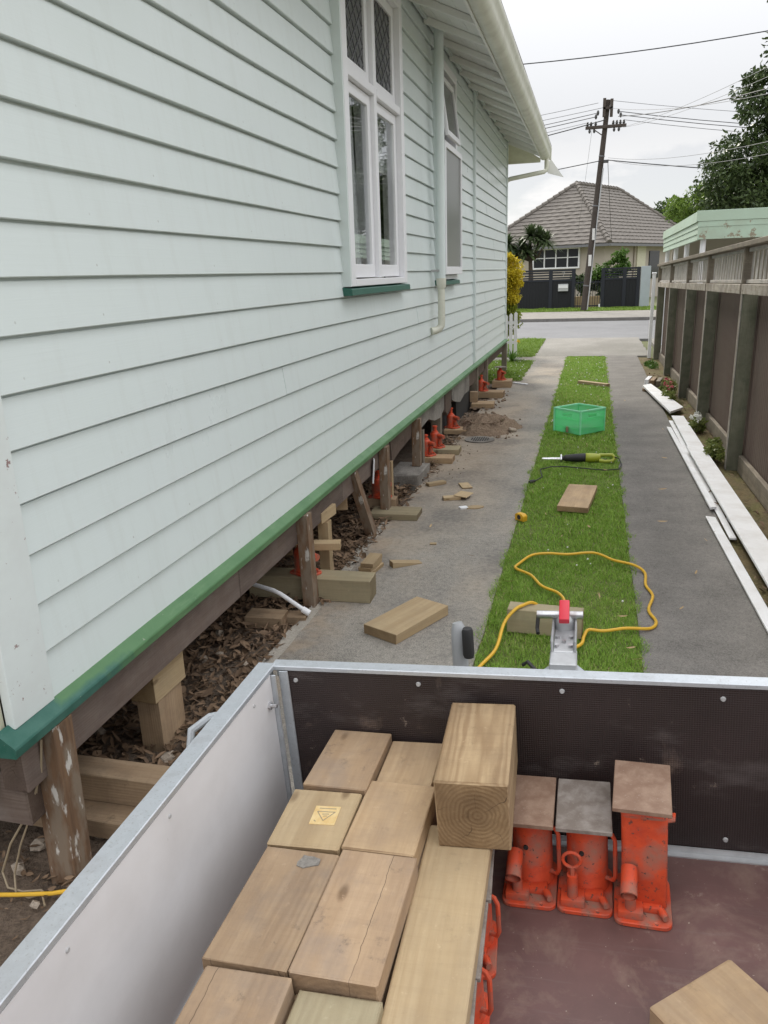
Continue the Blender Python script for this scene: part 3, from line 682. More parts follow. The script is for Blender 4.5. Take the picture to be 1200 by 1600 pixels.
win = MB(); frame_rect(win, HX-0.13, HX+0.04, W2[0]+0.03, W2[1]-0.002, 1.93, 4.20, 0.09, 0.05); win.bb(HX-0.128, HX+0.03, 8.985, 10.045, 3.37, 3.43)
w2 = win.bevel(0.004).build('window', 'white_paint', house)
MB().bb(HX-0.03, HX+0.036, W2[0]+0.001, W2[0]+0.029, 1.93, 4.2).build('side_trim', 'weatherboard_paint', w2)
MB().prism([(HX-0.03, 8.84, 1.929), (HX+0.062, 8.84, 1.915), (HX+0.066, 8.84, 1.87), (HX-0.03, 8.84, 1.87)], (0, 1.32, 0)).bevel(0.004).build('window_sill', 'dark_green', w2)
sash(8.96, 10.10, 1.985, 3.36, HX+0.105, w2, 'frosted_glass', 0.06, 0.085)
aw = MB(); frame_rect(aw, -0.018, 0.018, -0.42, 0.42, -0.62, 0.0, 0.06)
awo = aw.bevel(0.003).build('awning_sash', 'white_paint', w2, local=True, center=False)
awo.location = Vector((HX+0.03, 9.42, 4.03)) - WL[w2]; awo.rotation_euler = (0, rad(-8), 0)
p_ = MB().bb(-0.004, 0.0, -0.365, 0.365, -0.565, -0.055).build('pane', 'leaded_glass', w2, local=True, center=False)
p_.location = awo.location.copy(); p_.rotation_euler = awo.rotation_euler.copy()
MB().bb(HX-0.128, HX-0.09, 8.985, 10.045, 3.44, 4.1).build('pane', 'leaded_glass', w2)
# things behind the glass of the near window
cu = MB(); cu.grid(lambda u, v: Vector((-1.80 + 0.015*math.sin(u*24) - 0.06*math.sin(v*3)*u, 6.06+0.36*u*(1.0-0.30*math.sin(v*2.6)), 2.0+2.1*v)), 40, 10)
tag(cu.build('curtain', 'curtain', None, True), 'grey gathered curtain inside the tall twin window', 'curtain')
bl = thing('roller_blind', 'half lowered pale blind behind the right casement of the tall window', 'blind', (-1.80, 6.95, 2.8))
MB().bb(-1.802, -1.796, 6.70, 7.20, 2.86, 4.1).build('fabric', 'curtain', bl); MB().bb(-1.807, -1.791, 6.70, 7.20, 2.835, 2.86).build('bottom_bar', 'white_paint', bl)
ls = thing('louvre_stack', 'stack of cream slats on the inner ledge of the tall window', 'slats', (-1.92, 6.35, 1.99))
for i in range(5): MB().bb(-2.05+.01*(i % 2), -1.86-.008*(i % 2), 5.62, 7.08, 2.0+i*0.05, 2.038+i*0.05).build('slat', 'louvre', ls)
MB().bb(-2.07, -1.84, 5.56, 7.12, 1.95, 1.995).build('ledge', 'louvre', ls)
# eaves
MB().prism([(HX+0.002, 1.0, 4.36), (HX+0.04, 1.0, 4.35), (HX+0.04, 1.0, 4.40), (HX+0.002, 1.0, 4.42)], (0, 15.3, 0)).build('eave_moulding', 'weatherboard_paint', house)
SOF = lambda x: 4.40 - (x - HX)*0.45
ny = 9
for i in range(4):      # soffit boards run along the eave
    xa = HX-0.02 + i*0.155; xb = xa + 0.152
    MB().prism([(xa, 0.9, SOF(xa)), (xb, 0.9, SOF(xb)), (xb, 0.9, SOF(xb)+0.018), (xa, 0.9, SOF(xa)+0.018)], (0, 16.0, 0)).build('soffit_board', 'soffit_paint', house)
for y in np.arange(1.2, 16.8, 0.72):
    MB().prism([(HX+0.001, y, SOF(HX)-0.003), (-1.105, y, SOF(-1.105)-0.003), (-1.105, y, SOF(-1.105)-0.06), (HX+0.001, y, SOF(HX)-0.075)], (0, 0.045, 0)).bevel(0.003).build('rafter', 'soffit_paint', house)
MB().bb(-1.103, -1.078, 0.9, 16.9, 4.075, 4.30).bevel(0.003).build('fascia', 'soffit_paint', house)
def gutter(path_y0, path_y1):
    prof = [(-1.076, 4.30), (-1.076, 4.085), (-1.05, 4.068), (-0.985, 4.072), (-0.945, 4.10), (-0.925, 4.15), (-0.922, 4.21), (-0.905, 4.23), (-0.895, 4.26), (-0.897, 4.285), (-0.912, 4.29), (-0.918, 4.265), (-0.934, 4.22), (-0.938, 4.155), (-0.96, 4.115), (-0.99, 4.088), (-1.05, 4.083), (-1.06, 4.10), (-1.06, 4.30)]
    m = MB(); ys = list(np.linspace(path_y0, path_y1, 24)); rings = []
    for y in ys:
        d = 0.006*math.sin(y*1.1) + 0.004*math.sin(y*2.9+1)
        rings.append([m.bm.verts.new((x, y, z+d)) for x, z in prof])
    n = len(prof)
    for a, b in zip(rings, rings[1:]):
        for k in range(n): m.bm.faces.new((a[k], a[(k+1) % n], b[(k+1) % n], b[k]))
    m.bm.faces.new(rings[0]); m.bm.faces.new(rings[-1][::-1])
    return m.build('gutter', 'cream_gutter', house, True)
gutter(0.9, 9.35); gutter(9.352, 16.88)
MB().bb(-1.08, -0.90, 16.882, 16.90, 4.065, 4.29).bevel(0.01).build('gutter_end', 'cream_gutter', house)
MB().tube([(-0.985, 16.78, 4.09), (-0.985, 16.78, 3.93), (-0.99, 16.76, 3.87), (-1.03, 16.73, 3.835), (-1.66, 16.5, 3.72), (-1.72, 16.48, 3.69), (-1.74, 16.47, 3.62), (-1.74, 16.47, 0.3)], 0.042, 12).build('far_downpipe', 'cream_gutter', house, True)
MB().prism([(-1.70, 16.4, 4.40), (-1.11, 16.86, 4.08), (-1.11, 16.9, 4.03), (-9.5, 16.9, 4.03), (-9.5, 16.4, 4.40)], (0, 0.01, 0.02)).build('front_soffit', 'cream_gutter', house)
MB().prism([(-0.93, 17.2, 4.12), (-0.67, 17.2, 3.77), (-0.98, 17.2, 3.86), (-1.02, 17.2, 3.98)], (0, 0.05, 0)).build('barge_end', 'soffit_paint', house)
MB().prism([(-0.93, 0.85, 4.29), (-5.4, 0.85, 6.5), (-5.4, 0.85, 6.56), (-0.91, 0.85, 4.33)], (0, 16.2, 0)).build('roof', 'roof_tile', house)
MB().prism([(-5.4, 0.85, 6.5), (-10.3, 0.85, 4.29), (-10.3, 0.85, 4.35), (-5.4, 0.85, 6.56)], (0, 16.2, 0)).build('roof', 'roof_tile', house)
MB().prism([(-1.7, 1.85, 4.42), (-5.4, 1.85, 6.4), (-9.5, 1.85, 4.42)], (0, 0.05, 0)).build('gable', 'cream_old', house)
MB().prism([(-1.7, 16.3, 4.42), (-5.4, 16.3, 6.4), (-9.5, 16.3, 4.42)], (0, 0.05, 0)).build('gable', 'cream_old', house)
# downpipe on the side wall
dp = MB(); dp.tube([(-1.60, 8.66, 4.37), (-1.60, 8.66, 1.93)], 0.048, 18).build('downpipe', 'weatherboard_paint', house, True)
WDP = [o for o in C.objects if o.name.startswith('downpipe')][0]
MB().tube([(-1.60, 8.66, 1.95), (-1.60, 8.66, 1.91), (-1.60, 8.66, 1.86), (-1.60, 8.66, 1.84)], [0.053, 0.053, 0.050, 0.042], 18).build('collar', 'cream_gutter', WDP, True)
MB().tube([(-1.60, 8.66, 1.84), (-1.60, 8.66, 1.50), (-1.603, 8.655, 1.45), (-1.625, 8.64, 1.415), (-1.66, 8.60, 1.40), (-1.70, 8.56, 1.395)], 0.040, 16).build('elbow', 'cream_gutter', WDP, True)
MB().box((-1.66, 8.62, 2.03), (0.1, 0.03, 0.02)).build('bracket', 'screw_metal', WDP)

# ================================================================== RIGHT-HAND FENCE
fz = lambda y: -0.015*(y-8.5)
fence = thing('boundary_fence', 'weathered timber fence with slatted top and brown ribbed panels along the right', 'fence', (1.5, 11, 0))
FP = [3.55, 5.95, 8.30, 10.78, 13.02, 15.80, 18.62]
slat_me = None
for i, y in enumerate(FP):
    o = MB().box((0, 0, 0), (1.74+fz(y), 0.135, 0.09)).bevel(0.005).build('post', 'post_moss', fence)
    o.rotation_euler = (0, rad(-90), 0); o.rotation_euler = Matrix(((0, 1, 0), (0, 0, 1), (1, 0, 0))).to_euler(); o.location = Vector((1.453, y, (1.74+fz(y))/2-0.01)) - WL[fence]
    MB().bb(1.376, 1.382, y-0.04, y+0.04, 0.0, 1.72+fz(y)).build('lit_post_edge', 'trellis_bleached_lit_edge', fence)  # pale strip: sky light on the post's drive-side face put into colour
    MB().bb(1.368, 1.44, y-0.035, y+0.035, 1.735+fz(y), 2.135+fz(y)).bevel(0.004).build('trellis_post', 'weathered', fence)
for a, b in zip(FP, FP[1:]):
    yc = (a+b)/2; L = b-a
    def sloped(m, x0, x1, z0, z1, y0=a, y1=b):
        m.prism([(x0, y0, z0+fz(y0)), (x1, y0, z0+fz(y0)), (x1, y0, z1+fz(y0)), (x0, y0, z1+fz(y0))], (0, y1-y0, fz(y1)-fz(y0))); return m
    def wbuild(m, name, mat):
        o = m.build(name, mat, fence); return o
    # wood pieces carry their grain along local X: build along X then turn
    def along(name, mat, x0, x1, z0, z1, y0=a, y1=b):
        o = MB().box((0, 0, 0), (y1-y0, x1-x0, z1-z0)).bevel(0.004).build(name, mat, fence)
        o.rotation_euler = (math.atan2(0, 1), -math.atan2(fz(y1)-fz(y0), y1-y0), rad(90)); o.location = Vector(((x0+x1)/2, (y0+y1)/2, (z0+z1)/2+fz((y0+y1)/2))) - WL[fence]
        return o
    along('cap', 'weathered', 1.335, 1.50, 2.140, 2.185, a+.001, b-.001)
    along('mid_rail', 'rail_streaked', 1.362, 1.402, 1.715, 1.805, a+0.044, b-0.044)
    along('frame_rail', 'trellis_bleached_lit_edge', 1.40, 1.43, 1.812, 1.845, a+0.04, b-0.04); along('frame_rail', 'trellis_bleached_lit_edge', 1.40, 1.43, 2.095, 2.13, a+0.04, b-0.04)
    along('base_board', 'weathered', 1.488, 1.535, 0.0-fz(yc), 0.17-fz(yc), a+0.05, b-0.05)
    n = int((L-0.14)/0.165)
    for k in range(n):
        y = a + 0.09 + (L-0.18)*k/(n-1)
        if slat_me is None:
            mm = MB(); mm.box((0, 0, 0), (0.30, 0.052, 0.012)).bevel(0.002); slat_me = mm.mesh('trellis_slat'); slat_me.materials.append(MATS['trellis_bleached_lit_edge'])
        o = bpy.data.objects.new('trellis_slat', slat_me); C.objects.link(o); o.parent = fence
        o.rotation_euler = (0, rad(90), 0) ; o.rotation_euler = Matrix(((0, 0, 1), (0, 1, 0), (-1, 0, 0))).to_euler()
        o.location = Vector((1.44, y + random.uniform(-.006, .006), 1.97+fz(y))) - WL[fence]
    m = MB(); nc = int(L/0.0127)
    m.grid(lambda u, v: Vector((1.555 + 0.016*math.sin(u*nc*math.pi/3.0), a + L*u, 0.05 + v*(1.70+fz(a+L*u)))), nc, 1)
    m.build('ribbed_sheet', 'brown_sheet', fence)
wp = thing('white_post', 'slim white post at the street end of the slatted fence', 'post', (1.30, 18.85, 0))
MB().bb(1.265, 1.335, 18.81, 18.89, 0, 1.83).bevel(0.004).build('shaft', 'white_paint', wp); MB().bb(1.25, 1.35, 18.795, 18.905, 1.83, 1.87).bevel(0.012).build('cap', 'white_paint', wp)

# carport next door
cp = thing('carport', 'pale green carport with peeling fascia boards beyond the slatted fence', 'carport', (3.5, 19, 0))
cx = lambda y: 1.83 - (y-16)*0.014
def cside(z0, z1, x_out, name='fascia_board', mat='shed_green'):
    MB().prism([(cx(16)-x_out, 16.0, z0), (cx(16)+0.03, 16.0, z0), (cx(16)+.03, 16.0, z1), (cx(16)-x_out+0.012, 16.0, z1)], (cx(22.4)-cx(16), 6.4, -0.09)).build(name, mat, cp)
cside(2.745, 2.93, 0.05); cside(2.64, 2.742, 0.03); cside(2.535, 2.637, 0.025); cside(2.43, 2.532, 0.02)
MB().bb(1.772, 6.6, 15.955, 15.997, 2.75, 2.932).bevel(0.004).build('front_flashing', 'shed_green', cp)
MB().bb(1.805, 6.6, 15.965, 15.995, 2.655, 2.746).build('fascia_board', 'shed_peel', cp); MB().bb(1.805, 6.6, 15.972, 15.999, 2.44, 2.652).build('fascia_board', 'shed_peel', cp)
MB().prism([(1.85, 16.0, 2.90), (6.6, 16.0, 2.90), (6.6, 16.0, 2.92), (1.85, 16.0, 2.92)], (0, 6.4, -0.09)).build('roof_deck', 'shed_green', cp)
for x, y in ((1.93, 16.12), (1.87, 18.2), (1.85, 20.3), (1.83, 22.3), (6.4, 16.12), (6.4, 22.3)):
    MB().tube([(x, y, -0.03), (x, y, 2.46)], 0.05, 12).build('post', 'white_paint', cp, True)
MB().bb(1.95, 6.5, 22.42, 22.5, 0, 2.7).build('back_wall', 'plaster', cp)

# ================================================================== ACROSS THE STREET
HM = Matrix.Translation((0.8, 49.0, 0.05)) @ Matrix.Rotation(rad(-26), 4, 'Z')
fh = thing('tiled_house', 'beige house with a hipped brown tile roof across the street', 'house', (0.8, 49, 0.05), M=HM)
EZ, RZ = 3.32, 7.15
def roof_face(p_eave0, p_eave1, p_top1, p_top0, n):
    """stepped tile courses from the eave up"""
    e0, e1, t1, t0 = map(Vector, (p_eave0, p_eave1, p_top1, p_top0))
    nm = (e1-e0).cross(t0-e0).normalized()
    if nm.z < 0: nm = -nm
    m = MB()
    for i in range(n):
        a = i/n; b = (i+1.0)/n; b2 = min(1.0, b+0.012)
        l0 = e0.lerp(t0, a) + nm*0.055; l1 = e1.lerp(t1, a) + nm*0.055; u0 = e0.lerp(t0, b2) + nm*0.008; u1 = e1.lerp(t1, b2) + nm*0.008
        k0 = e0.lerp(t0, a) - nm*0.03; k1 = e1.lerp(t1, a) - nm*0.03
        # rolled tile edge: split along the length so the butt line is slightly uneven
        ns = max(2, int((l1-l0).length/0.33)); L = []; U = []; K = []
        for j in range(ns+1):
            s_ = j/ns; dz = nm*(0.012*((j % 2)*2-1))
            L.append(m.bm.verts.new(l0.lerp(l1, s_)+dz)); U.append(m.bm.verts.new(u0.lerp(u1, s_))); K.append(m.bm.verts.new(k0.lerp(k1, s_)))
        for j in range(ns):
            m.bm.faces.new((L[j], L[j+1], U[j+1], U[j])); m.bm.faces.new((K[j], K[j+1], L[j+1], L[j]))
    return m.build('roof_slope', 'roof_tile', fh, local=True)
A_, B_, Cc, D_ = (-9.2, 0, EZ), (0, 0, EZ), (0, 15.5, EZ), (-9.2, 15.5, EZ); R0, R1 = (-4.6, 4.6, RZ), (-4.6, 10.9, RZ)
roof_face(A_, B_, R0, R0, 17); roof_face(B_, Cc, R1, R0, 17); roof_face(Cc, D_, R1, R1, 17); roof_face(D_, A_, R0, R1, 17)
def caps(p, q, n, name='hip_tiles'):
    p = Vector(p); q = Vector(q); m = MB()
    for i in range(n):
        a = p.lerp(q, i/n); b = p.lerp(q, (i+1.08)/n); m.tube([a + Vector((0, 0, .05)), b + Vector((0, 0, .02))], [0.16, 0.13], 8)
    m.build(name, 'roof_tile', fh, True, local=True)
caps(B_, R0, 18); caps(A_, R0, 18); caps(Cc, R1, 18); caps(R0, R1, 14, 'ridge_tiles')
MB().bb(-9.25, 0.05, -0.06, 0.02, EZ-0.16, EZ-0.02).build('fascia', 'wire_grey', fh, local=True); MB().bb(-0.02, 0.06, 0.02, 15.5, EZ-0.16, EZ-0.02).build('fascia', 'wire_grey', fh, local=True)
m = MB(); m.bb(-8.7, -0.5, 0.5, 15.0, 0, EZ-0.05); m.build('wall', 'plaster', fh, local=True)
MB().bb(-9.15, -0.0, 0.02, 15.4, EZ-0.06, EZ-0.03).build('soffit', 'soffit_paint', fh, local=True)
wb = frame_rect(MB(), 0, 0.1, 0, 3.2, 0, 1.22, 0.09)
for k in (1, 2, 3): wb.bb(0.0, 0.095, 0.79*k-0.0, 0.79*k+0.07, 0.09, 1.13)
for k in range(4): wb.bb(0.02, 0.08, 0.79*k+0.08, 0.79*k+0.78, 0.62, 0.67)
wo_ = wb.xf(Matrix.Translation((-5.25, 0.5, 1.98)) @ Matrix.Rotation(rad(-90), 4, 'Z')).build('window', 'white_paint', fh, local=True)
for k in range(4):
    for z0, z1 in ((2.07, 2.6), (2.65, 3.11)):
        MB().bb(-5.25+0.79*k+0.085, -5.25+0.79*k+0.775, 0.44, 0.47, z0, z1).build('pane', 'far_glass', fh, local=True)
MB().bb(-0.5, -0.42, 5.0, 6.3, 1.2, 3.2).build('pilaster', 'cream_old', fh, local=True); MB().tube([(-0.44, 4.6, 0), (-0.44, 4.6, EZ-.1)], 0.05, 8).build('downpipe', 'plaster', fh, local=True)
MB().bb(-0.5, -0.44, 7.0, 8.6, 1.2, 2.9).build('window', 'far_glass', fh, local=True)

sf = thing('street_fence', 'charcoal fence of vertical boards topped with slats across the street, left of the gate', 'fence', (-2.9, 42, 0.06), 'charcoal street fences')
sf2 = thing('street_fence', 'charcoal fence section between the barred gate and the grey wall end', 'fence', (1.33, 42, 0.06), 'charcoal street fences')
def fence_bay(x0, x1, par, last=False):
    zt, zb = 2.0, 0.09
    for x in ((x0, x1) if last else (x0,)): MB().bb(x-0.09, x+0.09, 41.93, 42.07, 0.06, zt).bevel(0.01).build('post', 'fence_dark', par)
    MB().bb(x0+.09, x1-.09, 41.95, 42.05, zt-0.1, zt-0.01).build('top_rail', 'fence_dark', par); MB().bb(x0+.09, x1-.09, 41.95, 42.05, 1.42, 1.52).build('mid_rail', 'fence_dark', par)
    for k in range(3): MB().bb(x0+.09, x1-.09, 41.98, 42.02, 1.55+k*0.125, 1.62+k*0.125).build('slat', 'fence_dark', par)
    MB().bb(x0+.09, x1-.09, 42.031, 42.045, zb, 1.42).build('backing', 'fence_darker', par)
    n = int((x1-x0-.18)/0.14)
    for k in range(n):
        a = x0+.09+(x1-x0-.18)*k/n; MB().bb(a+0.003, a+(x1-x0-.18)/n-0.003, 41.97, 42.03, zb, 1.42).build('board', 'fence_darker', par)
for a, b in ((-7.4, -5.7), (-5.7, -3.9), (-3.9, -2.1), (-2.1, -0.97)): fence_bay(a, b, sf, b > -1)
fence_bay(0.47, 1.5, sf2); fence_bay(1.5, 2.16, sf2, True)
m = MB(); bar(m, (-1.56, 41.925, 1.86), (-1.40, 41.925, 1.86), 0.02, 0.035, (0, 1, 0)); bar(m, (-1.42, 41.925, 1.85), (-1.49, 41.925, 1.64), 0.02, 0.035, (0, 1, 0))
m.build('house_number', 'screw_metal', sf)
mb_ = thing('letterbox', 'white and steel letterbox set in the charcoal fence', 'letterbox', (-1.47, 41.95, 0.9))
MB().bb(-1.72, -1.22, 41.86, 41.95, 0.93, 1.28).bevel(0.01).build('box', 'alloy', mb_); MB().bb(-1.70, -1.24, 41.84, 41.858, 1.08, 1.22).build('flap', 'white_paint', mb_)
gt = thing('barred_gate', 'dark metal gate of upright bars behind the leaning pole', 'gate', (-0.25, 42, 0.06))
MB().bb(-0.88, 0.38, 41.98, 42.02, 1.3, 1.36).build('top_rail', 'fence_dark', gt); MB().bb(-0.88, 0.38, 41.98, 42.02, 0.15, 0.21).build('bottom_rail', 'fence_dark', gt)
for k in range(11): MB().bb(-0.86+k*0.12, -0.835+k*0.12, 41.985, 42.015, 0.1, 1.45).build('bar', 'fence_dark', gt)
MB().bb(0.30, 0.375, 41.9, 41.97, 0.06, 0.26).build('stop_block', 'white_paint', gt)
tag(MB().bb(2.27, 2.72, 41.9, 42.2, 0.06, 2.02).bevel(0.008).build('end_wall', 'grey_wall'), 'pale blue grey wall end at the right of the charcoal fence', 'wall')
tag(MB().bb(-0.95, 0.35, 42.9, 43.15, 0.06, 0.62).bevel(0.01).build('planter_wall', 'timber_pale'), 'low tan garden wall seen through the barred gate', 'wall')

# leaning pole
pl = thing('utility_pole', 'dark timber power pole leaning right in front of the tiled house', 'power pole', (-0.39, 39.3, 0.05))
PX = lambda z: -0.39 + 0.0756*z
o = MB().tube([(0, 0, 0), (3, 0, 0), (6.6, 0, 0), (9.05, 0, 0)], [0.15, 0.135, 0.12, 0.105], 12).build('shaft', 'pole_wood', pl, True, local=True, center=False)
o.rotation_euler = (0, -(rad(90)-math.atan(0.0756)), 0); o.location = (0, 0, 0)
def pole_box(name, x, z, sx_, sz, mat='pole_wood', dy=0.0, sy=0.12):
    MB().bb(x-sx_/2, x+sx_/2, 39.3-0.16-dy-sy/2, 39.3-0.16-dy+sy/2, z-sz/2, z+sz/2).bevel(0.01).build(name, mat, pl)
pole_box('crossarm', 0.24, 7.98, 1.75, 0.13)
pole_box('top_arm', 0.14, 8.75, 0.13, 0.75); pole_box('top_arm', 0.45, 8.72, 0.13, 0.72); pole_box('top_brace', 0.30, 8.72, 0.42, 0.10)
m = MB(); bar(m, (-0.35, 39.1, 7.95), (0.15, 39.1, 7.6), 0.03, 0.04); m.build('brace', 'pole_wood', pl)
for x in (-0.55, -0.4, -0.2, 0.55, 0.7, 0.85, 1.0): MB().lathe([(0.03, 0), (0.06, 0.03), (0.06, 0.08), (0.035, 0.1), (0.055, 0.13), (0.02, 0.17)], (x, 39.14, 8.05), 8).build('insulator', 'insulator', pl, True)
for x in (-0.45, -0.25, 0.6, 0.8): MB().lathe([(0.03, 0), (0.06, -0.05), (0.05, -0.12), (0.02, -0.16)], (x, 39.14, 7.91), 8).build('insulator', 'insulator', pl, True)
for x, z in ((-0.12, 8.45), (-0.2, 8.3), (0.75, 8.45), (0.85, 8.3)): MB().lathe([(0.03, 0), (0.055, 0.06), (0.055, 0.14), (0.03, 0.2)], (x, 39.1, z), 8).build('insulator', 'insulator', pl, True)
MB().bb(PX(6.6)+0.1, PX(6.6)+0.32, 39.05, 39.2, 6.5, 6.62).build('service_bracket', 'insulator', pl)
MB().bb(PX(2.3)-0.05, PX(2.3)+0.09, 39.12, 39.15, 2.1, 2.6).build('pole_sign', 'tag_white', pl); MB().bb(PX(3.5)-0.02, PX(3.5)+0.10, 39.12, 39.15, 3.25, 3.75).build('pole_sign', 'tag_white', pl)
for z in (1.2, 4.7, 6.78): MB().tube([(PX(z)-0.003, 39.3, z), (PX(z)+0.003, 39.3, z+0.05)], 0.16-0.004*z, 12).build('band', 'wire_grey', pl, True)
MB().tube([(PX(0.1)+0.155, 39.22, 0.06), (PX(6.3)+0.125, 39.22, 6.3)], 0.03, 6).build('conduit', 'alloy', pl, True)

# overhead wires
def wire(p0, p1, sag, r, label, mat='wire_dark', n=24):
    p0 = Vector(p0); p1 = Vector(p1); pts = []
    for i in range(n+1):
        t = i/n; p = p0.lerp(p1, t); p.z -= 4*sag*t*(1-t); pts.append(p)
    tag(MB().tube(pts, r, 5).build('overhead_wire', mat, None, True), label, 'wire', 'overhead wires')
PT = (0.3, 39.3)
wire((-0.12, 39.1, 8.95), (-42, 41, 9.0), 1.3, 0.011, 'thin topmost wire running left from the head of the pole', 'wire_grey')
wire((0.14, 39.1, 8.75), (-42, 41, 8.8), 1.3, 0.011, 'second thin wire running left from the pole head', 'wire_grey')
wire((-0.12, 39.1, 8.55), (-42, 40, 8.6), 1.5, 0.014, 'upper dark wire running left from the pole insulators')
wire((-0.2, 39.1, 8.4), (-42, 40, 8.45), 1.5, 0.016, 'lower dark wire running left from the pole insulators')
wire((-0.5, 39.14, 8.2), (-42, 40.5, 8.2), 1.6, 0.010, 'faint wire running left from the end of the crossarm', 'wire_grey')
wire((0.2, 39.1, 8.25), (-32, 30, 6.0), 1.4, 0.022, 'thick cable dropping left from the pole below the insulators')
wire((0.75, 39.1, 8.55), (42, 41, 8.5), 1.9, 0.015, 'upper wire running right from the pole towards the dark tree')
wire((0.85, 39.1, 8.4), (42, 41, 8.3), 1.9, 0.015, 'middle wire running right from the pole towards the dark tree')
wire((1.0, 39.14, 8.2), (42, 41, 8.1), 1.9, 0.012, 'lower wire running right from the crossarm end', 'wire_grey')
wire((0.45, 39.1, 9.0), (42, 41, 8.9), 1.8, 0.010, 'thin high wire running right from the pole head', 'wire_grey')
wire((PX(6.6)+0.3, 39.1, 6.6), (42, 41, 6.6), 1.6, 0.022, 'low thick telephone cable running right from the pole bracket')
wire((PX(6.6), 39.1, 6.6), (-42, 41, 6.6), 1.4, 0.020, 'low thick telephone cable running left from the pole')
wire((0.75, 39.1, 8.35), (6.4, 14.0, 5.45), 0.35, 0.014, 'thick service line rising to the upper right from the pole')
wire((0.45, 39.1, 8.7), (6.0, 14.0, 5.1), 0.45, 0.007, 'thin service line beside the thick one at upper right', 'wire_grey')
wire((0.85, 39.14, 7.9), (4.2, 12.0, 5.35), 0.25, 0.006, 'faint steep line from the crossarm to the top right corner', 'wire_grey')
wire((1.0, 39.14, 7.9), (4.7, 12.0, 5.35), 0.3, 0.006, 'second faint steep line to the top right corner', 'wire_grey')
wire((0.4, 39.1, 6.7), (6.2, 14.0, 4.6), 0.5, 0.007, 'faint line sweeping up right from the low bracket', 'wire_grey')
wire((0.45, 39.1, 6.6), (6.6, 14.0, 4.55), 0.7, 0.007, 'sagging faint line sweeping up right from the low bracket', 'wire_grey')
m = MB(); pts = [(x, 30.0, 8.72+0.0052*(x+2)**2) for x in np.linspace(-22, 22, 40)]; tag(m.tube(pts, 0.018, 5).build('overhead_wire', 'wire_dark', None, True), 'single dark wire high across the sky above the pole', 'wire', 'overhead wires')
wire((-0.35, 39.14, 7.9), (-0.9, 45, 3.9), 0.1, 0.006, 'faint drop line from the crossarm down to the tiled roof', 'wire_grey')
wire((PX(6.5)+0.3, 39.1, 6.5), (0.9, 48.6, 3.6), 0.1, 0.012, 'dark drop line from the pole bracket to the tiled house', 'wire_dark')

# ================================================================== TREES AND PLANTS
def crown(name, mat, par, ell, nclump, nleaf, lsize, clump_r, seed, stuffit=False):
    g = np.random.default_rng(seed); Vs = []; Fs = []; base = 0; cs = []
    vol = np.array([e[3]*e[4]*e[5] for e in ell]); vol = vol/vol.sum()
    for i in range(nclump):
        e = ell[g.choice(len(ell), p=vol)]
        d = g.normal(size=3); d /= np.linalg.norm(d); r = g.random()**0.45
        c = np.array(e[:3]) + d*np.array(e[3:])*r; cs.append(c)
        n = int(nleaf*(0.6+0.8*g.random())); R = clump_r*(0.6+0.8*g.random())
        dd = g.normal(size=(n, 3)); dd /= np.linalg.norm(dd, axis=1, keepdims=True); rr = g.random((n, 1))**0.5
        P = c + dd*rr*R*np.array([1, 1, 0.75])
        V, F = leaves(P, dd + np.array([0, 0, -0.3]), lsize*(0.6+0.8*g.random(n)), lsize*0.5*(0.6+0.8*g.random(n)), g)
        Vs.append(V); Fs.append(F+base); base += len(V)
    o = np_mesh(name, np.concatenate(Vs), np.concatenate(Fs), mat)
    if par is not None: o.parent = par; o.location = -WL[par]
    return o, cs
def limbs(par, base, r0, cs, mat='bark', every=6, top=None):
    m = MB(); b = Vector(base); top = Vector(top)
    pts = [b, b.lerp(top, 0.35) + Vector((0.15, 0, 0)), b.lerp(top, 0.7) + Vector((-0.1, 0.1, 0)), top]
    m.tube(pts, [r0, r0*0.75, r0*0.45, r0*0.15], 10); m.build('trunk', mat, par, True)
    for c in cs[::every]:
        c = Vector(c); s_ = b.lerp(top, min(0.85, max(0.25, (c.z-b.z)/(top.z-b.z)*0.7)))
        MB().tube([s_, s_.lerp(c, 0.5) + Vector((0, 0, 0.15)), c], [r0*0.28, r0*0.16, r0*0.04], 6).build('limb', mat, par, True)
t = thing('dark_tree', 'large dark evergreen tree at the right edge behind the carport', 'tree', (9.0, 31, 0))
_, cs = crown('crown', 'leaf_dark', t, [(8.4, 31, 5.0, 4.9, 3.0, 2.5), (8.2, 31, 7.6, 3.9, 2.6, 2.2), (8.6, 31, 10.4, 3.4, 2.2, 1.9), (5.0, 30.5, 4.6, 1.4, 1.6, 1.5), (5.6, 30.5, 7.0, 1.2, 1.3, 1.3)], 800, 105, 0.17, 0.55, 3); limbs(t, (9, 31, 0), 0.35, cs, every=40, top=(8.9, 31, 10.5))
t = thing('green_tree', 'bright green tree at the lower left of the dark tree', 'tree', (4.0, 33, 0))
_, cs = crown('crown', 'leaf_light', t, [(3.9, 33, 3.7, 1.3, 1.2, 1.1), (4.6, 33, 4.2, 1.2, 1.2, 1.1)], 110, 100, 0.15, 0.36, 5); limbs(t, (4.0, 33, 0), 0.12, cs, every=10, top=(4.2, 33, 4.4))
t = thing('distant_tree', 'small dark tree peeping over the right roof slope', 'tree', (6.2, 72, 0))
_, cs = crown('crown', 'leaf_dark', t, [(6.4, 72, 5.2, 2.6, 2, 1.9)], 60, 70, 0.35, 0.8, 8); limbs(t, (6.2, 72, 0), 0.2, cs, every=12, top=(6.3, 72, 6))
t = thing('golden_shrub', 'golden yellow upright shrub at the far corner of the weatherboard house', 'shrub', (-2.25, 20.2, 0))
_, cs = crown('crown', 'leaf_gold', t, [(-2.15, 20.2, 1.75, 0.42, 0.4, 0.68)], 130, 80, 0.07, 0.16, 9)
